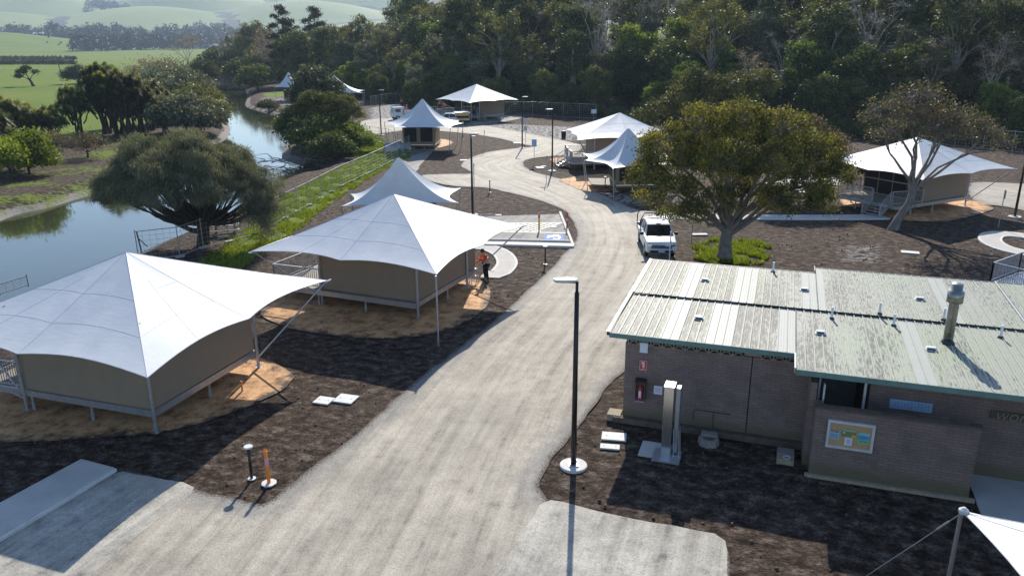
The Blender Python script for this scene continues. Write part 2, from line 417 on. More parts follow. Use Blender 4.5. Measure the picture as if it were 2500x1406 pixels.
def smooth_poly(poly, closed=True, step=.5):
    """Catmull-Rom through the corners, resampled"""
    P = [Vector((p[0], p[1])) for p in poly]; n = len(P); out = []
    for i in range(n if closed else n-1):
        p0, p1, p2, p3 = (P[(i-1) % n], P[i], P[(i+1) % n], P[(i+2) % n]) if closed else (P[max(i-1, 0)], P[i], P[i+1], P[min(i+2, n-1)])
        k = max(1, int((p2-p1).length/step))
        for j in range(k):
            t = j/k
            out.append(tuple(.5*((2*p1)+(p2-p0)*t+(2*p0-5*p1+4*p2-p3)*t*t+(3*p1-p0-3*p2+p3)*t**3)))
    if not closed: out.append(tuple(P[-1]))
    return out
def roughen(poly, amp, seed=0):
    r = np.random.default_rng(seed); n = len(poly); out = []
    ph = r.uniform(0, 6.28, 8)
    s = 0
    for i in range(n):
        a = Vector(poly[i-1]); b = Vector(poly[(i+1) % n]); t = (b-a)
        if t.length < 1e-6: out.append(poly[i]); continue
        nn = Vector((-t.y, t.x)).normalized(); s += (Vector(poly[i])-a).length
        k = sum(math.sin(s*f+ph[q])*w for q, (f, w) in enumerate(((.7, .5), (1.7, .35), (3.9, .3), (8.3, .25))))+r.normal()*.3
        p = Vector(poly[i])+nn*k*amp; out.append((p.x, p.y))
    return out
def sheet(name, poly, z, mat, kind='structure', edge_amp=0.0, step=.5, grid=None, smooth=True, centre=None, thick=0.0, seed=1):
    if smooth: poly = smooth_poly(poly, step=step)
    if edge_amp: poly = roughen(poly, edge_amp, seed)
    vs = [Vector(p) for p in poly]; n = len(vs)
    if grid:
        xs = [p[0] for p in poly]; ys = [p[1] for p in poly]
        X, Y = np.meshgrid(np.arange(min(xs), max(xs), grid), np.arange(min(ys), max(ys), grid)); X = X.ravel(); Y = Y.ravel()
        k = sdist(X, Y, poly) > grid*.4
        vs += [Vector((a, b)) for a, b in zip(X[k], Y[k])]
    V, _, F, *_r = delaunay_2d_cdt(vs, [(i, (i+1) % n) for i in range(n)], [], 1, 1e-5)
    V = np.array([(v.x, v.y, z) for v in V]); X = V[:, 0]; Y = V[:, 1]
    F = np.array([f if len(f) == 3 else f[:3] for f in F])
    e1 = V[F[:, 1]]-V[F[:, 0]]; e2 = V[F[:, 2]]-V[F[:, 0]]; up = (e1[:, 0]*e2[:, 1]-e1[:, 1]*e2[:, 0]) > 0
    F[~up] = F[~up][:, ::-1]
    edge = np.maximum(sdist(X, Y, poly), 0)
    if centre is None: flow = np.stack([X*.33+Y*.944, X*.944-Y*.33, X*0], 1)
    else:
        C = np.array(centre); seg = C[1:]-C[:-1]; L = np.hypot(*seg.T); S = np.concatenate([[0], np.cumsum(L)])
        best = np.full(len(X), 1e9); al = np.zeros(len(X)); ac = np.zeros(len(X))
        for i in range(len(seg)):
            t = np.clip(((X-C[i, 0])*seg[i, 0]+(Y-C[i, 1])*seg[i, 1])/(L[i]**2), 0, 1)
            dx = X-C[i, 0]-t*seg[i, 0]; dy = Y-C[i, 1]-t*seg[i, 1]; d = np.hypot(dx, dy); k = d < best
            best[k] = d[k]; al[k] = (S[i]+t*L[i])[k]; ac[k] = (np.sign(seg[i, 0]*dy-seg[i, 1]*dx)*d)[k]
        flow = np.stack([al, ac, al*0], 1)
    me = np_mesh(name, V, F, [mat], {'edge': ('FLOAT', edge), 'flow': ('FLOAT_VECTOR', flow)})
    o = bpy.data.objects.new(name, me); link(o)
    if kind: o['kind'] = kind
    if thick:
        md = o.modifiers.new('thick', 'SOLIDIFY'); md.thickness = thick; md.offset = -1
    return o
PX = lambda pts, z=0.0: [g2(x, y, z) for x, y in pts]
# ------------------------------------------------------------------ terrain and river
WATER_Z = -1.0
river = PX([(-420, 760), (0, 540), (120, 507), (235, 472), (320, 448), (400, 425), (480, 385), (545, 345), (560, 325), (557, 295), (545, 262), (525, 228), (511, 207),
            (540, 203), (585, 204), (603, 232), (600, 260), (640, 272), (690, 292), (708, 325), (690, 372), (696, 392), (752, 402), (780, 408), (760, 428), (690, 442), (650, 462), (600, 492), (560, 520),
            (505, 545), (440, 575), (380, 600), (300, 640), (180, 690), (60, 740), (-60, 800), (-300, 980)], WATER_Z)
riverS = smooth_poly(river, step=1.0)
forest_line = [(-120, 300), (-75, 262), (-52, 205), (-34, 178), (-18, 152), (0, 141), (12, 131), (25, 119), (38, 108), (55, 94), (75, 76), (110, 48), (160, 0)]
def hill_z(X, Y):
    """slope that climbs behind the forest edge"""
    poly = forest_line+[(900, 0), (900, 900), (-120, 900)]
    s = sdist(X, Y, poly); s = np.maximum(s-4, 0)
    cap = np.clip((np.asarray(X)+60)/90, .12, 1)*19
    return cap*(1-np.exp(-s*.3/np.maximum(cap, 1)))
def ground_z(X, Y, S=None):
    X = np.asarray(X, float); Y = np.asarray(Y, float)
    if S is None: S = sdist(X, Y, riverS)
    z = np.where(S > 0, WATER_Z-.12-np.minimum(S, 4)*.3, np.minimum(WATER_Z-.02-S*.42, 0))
    z = np.where(S <= 0, np.where(-S*.42 < 1, z, 0), z)
    far = np.clip((Y-700)/400, 0, 1)*np.clip((-X-150)/300, 0, 1)
    mound = 31*np.exp(-((Y-1150)/300)**2)*(1/(1+np.exp((X+670)/38)))*(Y > 500)
    return z+hill_z(X, Y)+mound*far
def lines(a, b, s, grow, lo, hi):
    out = list(np.arange(a, b+1e-6, s)); d = s; x = b
    while x < hi: d *= grow; x += d; out.append(x)
    d = s; x = a; pre = []
    while x > lo: d *= grow; x -= d; pre.append(x)
    return np.array(pre[::-1]+out)
xs = lines(-62, 42, .5, 1.09, -5200, 3500); ys = lines(9, 122, .5, 1.075, -60, 7000)
GX, GY = np.meshgrid(xs, ys); X = GX.ravel(); Y = GY.ravel()
S = sdist(X, Y, riverS)
Z = ground_z(X, Y, S)
# where grass grows (metres inside the edge)
left_field = PX([(-900, 470), (-60, 385), (60, 352), (180, 352), (330, 312), (420, 290), (470, 262), (500, 215), (512, 190)])+[(-110, 340), (-120, 300), (-140, 420), (-200, 900), (0, 5000), (-6000, 5000), (-6000, 100)]
strip = PX([(470, 650), (545, 600), (600, 556), (640, 518), (690, 480), (760, 443), (820, 412), (890, 388), (960, 362), (1010, 356), (1003, 385), (920, 425), (850, 470), (790, 512), (740, 555), (690, 590), (620, 640), (520, 690)])
verge = PX([(868, 322), (905, 322), (940, 345), (975, 370), (900, 405), (860, 380), (850, 345)])
patchA = PX([(1690, 600), (1750, 582), (1850, 590), (1895, 612), (1860, 645), (1760, 648), (1695, 632)])
penin = PX([(620, 228), (700, 222), (760, 228), (700, 238), (640, 240)])
gr = np.full(X.shape, -5.)
for p, k in ((left_field, .5), (strip, 1.3), (verge, .9), (patchA, .55), (penin, .3)): gr = np.maximum(gr, np.clip(sdist(X, Y, p)*k, -5, 1.5))
gr = np.maximum(gr, np.where((hill_z(X, Y) > 13), .9, -5))
bank = np.where((X < -25) & (Y < 110) & (Y > 40) & (S < 0) & (S > -16), .42, -5); gr = np.maximum(gr, bank)
lush = PX([(640, 540), (720, 500), (800, 455), (890, 415), (850, 440), (760, 500), (680, 555), (620, 600)])
fieldA = np.clip((-X-30)/60, 0, 1)*np.clip((Y-90)/60, 0, 1)
mud = np.clip(1.1-(-S)/1.7, -1, 1)*((S < 0.5) & (X < -10)); mud = np.where(X > -24, np.minimum(mud, .35), mud)
glint = np.zeros(X.shape)  # where backlit glints on the wet soil are painted pale
for p, k in ((PX([(1120, 305), (1200, 300), (1440, 312), (1400, 345), (1300, 335), (1180, 325)]), .9), (PX([(900, 262), (985, 252), (1000, 290), (905, 300)]), .9),
             (PX([(1440, 470), (1640, 472), (1650, 492), (1560, 500), (1480, 492)]), .8), (PX([(1880, 430), (2060, 425), (2050, 462), (1900, 470)]), .5), (PX([(640, 238), (760, 240), (740, 262), (640, 255)]), .6),
             (PX([(2050, 600), (2140, 598), (2150, 640), (2060, 640)]), .45), (PX([(1250, 700), (1400, 640), (1330, 660)]), .0)):
    glint = np.maximum(glint, k*np.clip(sdist(X, Y, p)*.8+.3, 0, 1))
# soil is worked into low clods and ruts
rel = np.zeros(X.shape); r2 = np.random.default_rng(3)
for q in range(26):
    f = r2.uniform(.5, 3.2); th = r2.uniform(0, 6.28); rel += np.sin((X*math.cos(th)+Y*math.sin(th))*f+r2.uniform(0, 6.28))/f
near = (S < -1.5) & (Y < 160) & (X < 60) & (X > -60)
Z = Z + np.where(near, np.clip(rel*.010, -.03, .0)-.02, 0)
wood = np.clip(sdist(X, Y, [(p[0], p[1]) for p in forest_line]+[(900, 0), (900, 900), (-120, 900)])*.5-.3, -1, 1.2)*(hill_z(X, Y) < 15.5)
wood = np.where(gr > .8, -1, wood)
nx, ny = len(xs), len(ys); I = np.arange(nx*ny).reshape(ny, nx)
F = np.stack([I[:-1, :-1], I[:-1, 1:], I[1:, 1:], I[1:, :-1]], -1).reshape(-1, 4)
me = np_mesh('ground', np.stack([X, Y, Z], 1), F, ['ground_cover'], {'grass': ('FLOAT', gr), 'mud': ('FLOAT', mud), 'glint': ('FLOAT', glint), 'field': ('FLOAT', fieldA), 'wood': ('FLOAT', wood)}, smooth=True)
ground = link(bpy.data.objects.new('ground', me)); tag(ground, kind='structure')
wv = [(p[0], p[1]) for p in riverS]
pad = roughen(wv, 0)
cx = [p[0] for p in riverS]
water = sheet('river_water', [(a, b) for a, b in riverS], WATER_Z, 'river_water', smooth=False)
water.scale = (1, 1, 1)

# distant hills
hx = np.linspace(-4200, 2600, 230); hy = np.linspace(1500, 6200, 150); HX, HY = np.meshgrid(hx, hy); X = HX.ravel(); Y = HY.ravel()
def hillz(X, Y):
    z = np.clip((Y-1650)/2900, 0, 1)**1.05*520
    r = np.random.default_rng(11); u = np.zeros(X.shape)
    for q in range(9):
        f = 1/r.uniform(150, 620); th = r.uniform(-.7, .7); u += np.abs(np.sin(X*math.cos(th)*f+Y*math.sin(th)*f+r.uniform(0, 6.28)))*(.0042/f)/10
    h = z*(.35+.9*u/(u.mean()*1.5)) + 6*np.sin(X/90.)*np.clip((Y-1700)/300, 0, 1) - 2
    h = np.where(h > 120, 120+200*(1-np.exp(-(h-120)/200)), h)
    kn = [(-1750, 2050, 62, 330, 260), (-1350, 2150, 78, 300, 300), (-1000, 2300, 92, 330, 300), (-640, 2500, 110, 360, 330), (-2300, 2300, 95, 420, 380), (-1600, 2700, 150, 420, 360), (-1100, 2900, 170, 380, 330), (-500, 3100, 200, 460, 400), (-2200, 3000, 190, 520, 420), (-100, 2800, 120, 400, 300), (-1500, 3500, 250, 500, 400), (-700, 3700, 270, 520, 400)]
    out = h*.55
    for (a, b, hh, sx, sy) in kn: out = np.maximum(out, hh*np.exp(-(((X-a)/sx)**2+((Y-b)/sy)**2)*.8)+h*.12)
    return out
Z = hillz(X, Y)
Zm = Z.reshape(HX.shape); gy, gx_ = np.gradient(Zm); lap = np.gradient(gy)[0]+np.gradient(gx_)[1]
bush = np.clip(lap*.28, 0, .75).ravel()+np.clip((Z-170)/150, 0, .45)-.02
nx, ny = len(hx), len(hy); I = np.arange(nx*ny).reshape(ny, nx)
F = np.stack([I[:-1, :-1], I[:-1, 1:], I[1:, 1:], I[1:, :-1]], -1).reshape(-1, 4)
hills = link(bpy.data.objects.new('hills', np_mesh('hills', np.stack([X, Y, Z], 1), F, ['hill_grass'], {'bush': ('FLOAT', bush)}, smooth=True))); tag(hills, kind='structure')

# ------------------------------------------------------------------ roads, pads, paths (sheets a few mm apart)
cl = PX([(880, 1500), (1010, 1250), (1130, 1040), (1260, 860), (1370, 740), (1450, 640), (1470, 570), (1440, 510), (1370, 470), (1250, 430), (1200, 405), (1250, 385), (1330, 365), (1370, 350), (1300, 335), (1200, 318), (1100, 305), (960, 300), (880, 300)])
clS = smooth_poly(cl, closed=False, step=1.5)
road = PX([(-300, 1700), (-300, 1450), (0, 1290), (60, 1245), (262, 1158), (300, 1150), (400, 1170), (480, 1192), (560, 1212), (640, 1228), (700, 1188), (870, 1060), (1000, 940), (1120, 850), (1235, 757), (1330, 670), (1385, 612), (1402, 598), (1408, 565), (1392, 530),
           (1375, 513), (1310, 488), (1230, 468), (1175, 458), (1110, 455), (1040, 440), (1030, 428), (1100, 425), (1150, 423), (1125, 405), (1150, 385), (1195, 371), (1262, 362), (1300, 358), (1262, 350), (1215, 338), (1150, 328), (1090, 322), (1000, 318), (900, 330), (870, 322),
           (880, 298), (930, 290), (1010, 292), (1100, 300), (1190, 308), (1250, 318), (1330, 334), (1392, 347), (1420, 358), (1400, 378), (1340, 382), (1290, 390), (1278, 402), (1300, 418), (1350, 432), (1410, 448), (1455, 468), (1510, 492), (1560, 512), (1640, 520), (1780, 522), (1640, 540),
           (1648, 600), (1640, 660), (1610, 720), (1560, 850), (1525, 905), (1480, 945), (1440, 1010), (1400, 1060), (1350, 1120), (1312, 1190), (1335, 1225), (1500, 1258), (1640, 1285), (1745, 1302), (1774, 1318), (1782, 1345), (1782, 1400), (1781, 1460), (1780, 1520), (1600, 1620), (900, 1680)])
sheet('gravel_road', road, .012, 'gravel', edge_amp=.06, step=.4, grid=.8, centre=clS, seed=3)
sheet('gravel_road', PX([(2365, 455), (2420, 445), (2700, 470), (2700, 560), (2480, 510), (2380, 492)]), .012, 'gravel', edge_amp=.1, grid=1.5, centre=PX([(2300, 450), (2700, 520)]), seed=4)
sheet('gravel_path', PX([(1008, 362), (1045, 358), (1060, 365), (1030, 400), (1012, 422), (985, 420), (985, 390)]), .008, 'gravel_grey', edge_amp=.08, seed=5)
sheet('gravel_road', PX([(1880, 442), (1960, 437), (2060, 440), (2050, 452), (1960, 455), (1880, 455)]), .008, 'gravel_pad', edge_amp=.2, seed=9)
padR = PX([(1318, 1232), (1345, 1222), (1500, 1258), (1640, 1285), (1744, 1303), (1772, 1320), (1779, 1348), (1779, 1400), (1778, 1460), (1700, 1500), (1190, 1490), (1250, 1340)])
sheet('gravel_pad', padR, .017, 'gravel_pad', edge_amp=.05, step=.4, grid=.5, seed=31)
padL = PX([(-260, 1440), (0, 1292), (60, 1250), (262, 1162), (300, 1152), (400, 1171), (470, 1192), (380, 1270), (230, 1400), (120, 1520), (-200, 1560)])
sheet('gravel_pad', padL, .017, 'gravel_pad', edge_amp=.05, step=.4, grid=.5, seed=32)
# accessible bay: grey gravel inside kerbs
bay = PX([(1150, 530), (1368, 523), (1392, 595), (1150, 588)])
sheet('parking_bay', bay, .018, 'gravel_grey', smooth=False, grid=.8)
def strip_path(name, pts, wd, z, mat, edge=None, kind='structure'):
    """a path of constant width along pts, a real slab with a paler edge band"""
    P = [Vector(p) for p in pts]; L = []; Rr = []; L2 = []; R2 = []
    for i, p in enumerate(P):
        t = (P[min(i+1, len(P)-1)]-P[max(i-1, 0)]).normalized(); n = Vector((-t.y, t.x))
        L.append(p+n*wd/2); Rr.append(p-n*wd/2); e_ = min(.14, wd*.3); L2.append(p+n*(wd/2-e_)); R2.append(p-n*(wd/2-e_))
    mb = MB(); n = len(P)
    for A, B, m in ((L, L2, edge or mat), (L2, R2, mat), (R2, Rr, edge or mat)):
        mb.add([(a.x, a.y, z) for a in A]+[(b.x, b.y, z) for b in B], [(i, n+i, n+i+1, i+1) for i in range(n-1)], m)
    for A, f in ((L, 1), (Rr, 0)):
        q = [(i, i+1, n+i+1, n+i) for i in range(n-1)]
        mb.add([(a.x, a.y, z) for a in A]+[(a.x, a.y, -.05) for a in A], q if f else [x[::-1] for x in q], edge or mat)
    for k in (0, n-1):
        q = (0, 1, 2, 3) if k else (3, 2, 1, 0)
        mb.add([(L[k].x, L[k].y, z), (Rr[k].x, Rr[k].y, z), (Rr[k].x, Rr[k].y, -.05), (L[k].x, L[k].y, -.05)], [q[::-1]], edge or mat)
    o = mb.build(name); return tag(o, kind=kind)
sp = lambda pts, st=.5: smooth_poly(pts, closed=False, step=st)
strip_path('concrete_path', PX([(1590, 530), (1800, 531), (2000, 532), (2110, 531), (2160, 530)]), 1.5, .05, 'concrete', 'concrete_edge')
strip_path('concrete_path', sp(PX([(1180, 670), (1212, 672), (1238, 645), (1225, 620), (1190, 605), (1150, 603)])), 1.25, .05, 'concrete', 'concrete_edge')
strip_path('concrete_path', PX([(1130, 596), (1250, 598), (1402, 602)]), .75, .12, 'concrete_edge', 'concrete_edge')
strip_path('concrete_path', sp(PX([(2620, 640), (2520, 622), (2450, 606), (2418, 588), (2425, 574), (2462, 572), (2510, 578), (2620, 590)])), 1.35, .05, 'concrete', 'concrete_edge')
strip_path('kerb', PX([(1367, 520), (1398, 598)]), .16, .12, 'concrete_edge')
strip_path('kerb', PX([(1130, 586), (1395, 592)]), .12, .13, 'concrete_edge')
strip_path('kerb', PX([(1060, 362), (1130, 420)]), .12, .004, 'concrete_edge') if False else None
# bottom-left slab: a raised footpath with a lip
slabp = PX([(-260, 1310), (0, 1180), (198, 1119), (279, 1141), (268, 1150), (60, 1240), (0, 1285), (-260, 1400)])
slabq = PX([(-120, 1290), (198, 1119), (279, 1140), (-120, 1378)], .14)
mb = MB(); mb.prism(slabq, -.05, .14, 'concrete'); o = mb.build('concrete_footpath', bevel=.015); tag(o, kind='structure')
a, b_ = Vector(slabq[2]), Vector(slabq[3]); mb = MB()
nn = (b_-a).normalized(); nn2 = Vector((nn.y, -nn.x))
if nn2.dot(Vector((0, -1))) < 0: nn2 = -nn2
q = [a, b_, b_+nn2*.09, a+nn2*.09]; mb.prism([(p.x, p.y) for p in q], -.05, .115, 'concrete_edge'); tag(mb.build('kerb', bevel=.01), kind='structure')
# painted hatching and the access symbol
mb = MB(); zc = .022
hA, hB, hC, hD = [Vector(p) for p in PX([(1160, 566), (1385, 570), (1376, 544), (1160, 545)])]
def hq(u, v): return (hA*(1-u)+hB*u)*(1-v)+(hD*(1-u)+hC*u)*v
for e in ((0, .0, 1, .05), (0, .95, 1, 1)):
    mb.add([(*hq(e[0], e[1]), zc), (*hq(e[2], e[1]), zc), (*hq(e[2], e[3]), zc), (*hq(e[0], e[3]), zc)], [(0, 1, 2, 3)], 'line_paint')
for k in range(18):
    u = k*.075-.3; d = .34
    if u+d+.03 > 1: break
    if u < 0: continue
    mb.add([(*hq(u, .07), zc), (*hq(u+.028, .07), zc), (*hq(u+d+.028, .93), zc), (*hq(u+d, .93), zc)], [(0, 1, 2, 3)], 'line_paint')
tag(mb.build('road_marking'), kind='structure')
mb = MB()
sy = [Vector(p) for p in PX([(1330, 587), (1378, 587), (1372, 572), (1326, 573)])]
mb.add([(*p, zc) for p in sy], [(0, 1, 2, 3)], 'blue_paint')
def sq(u, v): p = (sy[0]*(1-u)+sy[1]*u)*(1-v)+(sy[3]*(1-u)+sy[2]*u)*v; return Vector((p.x, p.y, zc+.004))
zk = [0]
def spoly(pts, wd):
    for a, b in zip(pts[:-1], pts[1:]):
        zk[0] += .0012; up_ = Vector((0, 0, zk[0])); A = sq(*a)+up_; B = sq(*b)+up_; t = (B-A).normalized(); n = Vector((-t.y, t.x, 0))*wd; mb.add([A-n, B-n, B+n, A+n], [(0, 1, 2, 3)], 'white_paint')
ring = [(.62+.2*math.cos(t), .48+.33*math.sin(t)) for t in np.linspace(-2.4, 2.2, 14)]
spoly(ring, .06); spoly([(.78, .55), (.52, .6), (.38, .45), (.2, .45), (.2, .3)], .07); spoly([(.52, .6), (.34, .72)], .06)
hd = [sq(.26+.045*math.cos(t), .72+.09*math.sin(t)) for t in np.linspace(0, 6.28, 11)[:-1]]; mb.add(hd, [tuple(range(10))], 'white_paint')
tag(mb.build('road_marking'), kind='structure')
# wheel stop in the bay
o = None
# sand pads under the tents
for i, p in enumerate([[(-120, 1010), (-60, 1070), (130, 1076), (250, 1068), (400, 1056), (540, 1015), (640, 975), (700, 945), (714, 920), (690, 893), (640, 872), (560, 860), (400, 850), (0, 920)],
          [(640, 770), (700, 800), (820, 822), (950, 826), (1060, 815), (1130, 790), (1180, 760), (1195, 728), (1190, 700), (1140, 680), (900, 690), (690, 715), (640, 745)],
          [(2055, 500), (2110, 512), (2180, 535), (2250, 542), (2330, 538), (2400, 520), (2425, 508), (2380, 490), (2250, 480), (2070, 485)],
          [(1355, 400), (1350, 386), (1440, 384), (1520, 395), (1520, 408), (1450, 405), (1400, 412)],
          [(1365, 440), (1400, 432), (1460, 425), (1620, 428), (1660, 440), (1640, 462), (1540, 468), (1440, 468), (1400, 460)],
          [(960, 355), (1010, 362), (1070, 362), (1105, 350), (1080, 340), (990, 345)],
          [(1060, 290), (1140, 305), (1200, 302), (1270, 290), (1260, 284), (1100, 280)]]):
    sheet('sand_pad', PX(p), .016, 'gravel_grey' if i == 6 else 'sand', edge_amp=.07, step=.5, grid=1.0, seed=20+i)
# ------------------------------------------------------------------ tents
def canopy_mesh(peak, pts, k=1.0, scallop=.08, sag=.25, nt=14, ns=10, cap=0.0, lift=0.0):
    """fabric stretched from the mast head to the tie points; k>1 makes it dish"""
    V = []; Fc = []; pk = Vector(peak); n = len(pts)
    for i in range(n):
        A = Vector(pts[i]); B = Vector(pts[(i+1) % n]); o = len(V); Lc = (B-A).length
        for a in range(nt+1):
            t = a/nt
            for c in range(ns+1):
                s = c/ns; E = A*(1-s)+B*s; inn = Vector((pk.x-E.x, pk.y-E.y, 0)).normalized()
                bow = 4*s*(1-s)*scallop*Lc
                E = E+inn*bow; E.z += 4*s*(1-s)*lift
                q = Vector((pk.x+(E.x-pk.x)*(cap+(1-cap)*t), pk.y+(E.y-pk.y)*(cap+(1-cap)*t), 0))
                f = 1-(1-t)**k
                q.z = pk.z+(E.z-pk.z)*f - sag*4*s*(1-s)*t*(1-t)
                V.append(tuple(q))
        for a in range(nt):
            for c in range(ns):
                p = o+a*(ns+1)+c; Fc.append((p, p+ns+1, p+ns+2, p+1))
    return V, Fc
def add_canopy(root, peak, pts, **kw):
    V, Fc = canopy_mesh(peak, pts, **kw); me = np_mesh('canopy', V, Fc, ['canopy_fabric'], smooth=True)
    o = link(bpy.data.objects.new('canopy', me), root)
    # ridge webbing and hem are sewn on
    mb = MB()
    n = len(pts); ns = kw.get('ns', 10); nt_ = kw.get('nt', 14)
    for i in range(n):
        o0 = i*(nt_+1)*(ns+1)
        mb.tube([Vector(V[o0+a*(ns+1)])+Vector((0, 0, .003)) for a in range(nt_+1)], .006, 'white_paint', 5)
        mb.tube([V[o0+nt_*(ns+1)+c] for c in range(ns+1)], .014, 'white_paint', 5)
    mb.build('hem', o)
    if nt_ == 14:       # welded seams between the fabric widths
        ms = MB()
        for i in range(n):
            o0 = i*(nt_+1)*(ns+1)
            for a in (6, 10): ms.tube([Vector(V[o0+a*(ns+1)+c])+Vector((0, 0, .002)) for c in range(ns+1)], .004, 'white_paint', 4)
            ms.tube([Vector(V[o0+a*(ns+1)+ns//2])+Vector((0, 0, .002)) for a in range(4, nt_+1)], .004, 'white_paint', 4)
        ms.build('seam', o)
    return o
def railing(root, pts, z, h=1.0, gap=.12, mat='galvanised', z1=None, top=None):
    mb = MB(); pts = [Vector(p) for p in pts]; n = len(pts)
    zs = [z if z1 is None else z+(z1-z)*i/(n-1) for i in range(n)]
    for i in range(n-1):
        a, b = pts[i], pts[i+1]; za, zb = zs[i], zs[i+1]; A = lambda t, dz: (a.x+(b.x-a.x)*t, a.y+(b.y-a.y)*t, za+(zb-za)*t+dz)
        mb.bar(A(0, h), A(1, h), .06, .05, top or mat); mb.bar(A(0, .12), A(1, .12), .04, .04, mat)
        L = (b-a).length; k = max(1, int(L/gap))
        for j in range(1, k): mb.bar(A(j/k, .12), A(j/k, h), .018, .018, mat)
        for t in (0, 1): mb.bar(A(t, 0), A(t, h+.02), .06, .06, mat)
    return mb.build('railing', root)
def stairs(root, c, d, width, z, n=4, going=.29, rails=True):
    """flight going down from c along d"""
    c = Vector(c); d = Vector(d).normalized(); s = Vector((-d.y, d.x)); mb = MB(); rz = math.atan2(d.y, d.x)
    for i in range(n):
        p = c+d*going*(i+.5); mb.box((p.x, p.y, z*(1-(i+1)/(n+1))), (going, width, .035), 'galvanised', rz=rz)
    for k in (-1, 1):
        a = c+s*k*width/2; e = a+d*going*(n+.3)
        mb.bar((a.x, a.y, z-.08), (e.x, e.y, .06), .05, .2, 'galvanised')
    mb.build('stairs', root)
    if rails:
        for k in (-1, 1):
            a = c+s*k*(width/2+.03); e = a+d*going*(n+.4); railing(root, [a, e], z, h=.95, gap=.12, z1=.02)
def post(root, x, y, h, r=.055, name='post', z0=0, lean=(0, 0), mat='galvanised', plate=True):
    mb = MB(); mb.tube([(x, y, z0), (x+lean[0], y+lean[1], h)], r, mat, 10)
    if plate: mb.box((x, y, z0+.16), (.32, .09, .02), mat); mb.box((x, y, z0+.012), (.22, .22, .02), mat)
    return mb.build(name, root, smooth=False)
def wallpanel(root, a, b, z0, z1, mat='taupe_canvas', name='canvas_wall', th=.04):
    mb = MB(); mb.bar((a[0], a[1], (z0+z1)/2), (b[0], b[1], (z0+z1)/2), th, z1-z0, mat)
    return mb.build(name, root)
def zcanopy(peak, pts, x, y):
    """height of the fabric above (x, y)"""
    pk = Vector(peak); best = 3.
    for i in range(len(pts)):
        A = Vector(pts[i]); B = Vector(pts[(i+1) % len(pts)])
        a = Vector((A.x-pk.x, A.y-pk.y)); b = Vector((B.x-pk.x, B.y-pk.y)); p = Vector((x-pk.x, y-pk.y)); det = a.x*b.y-a.y*b.x
        if abs(det) < 1e-6: continue
        s = (p.x*b.y-p.y*b.x)/det; t = (a.x*p.y-a.y*p.x)/det
        if s >= -1e-6 and t >= -1e-6: return pk.z+s*(A.z-pk.z)+t*(B.z-pk.z)
    return best
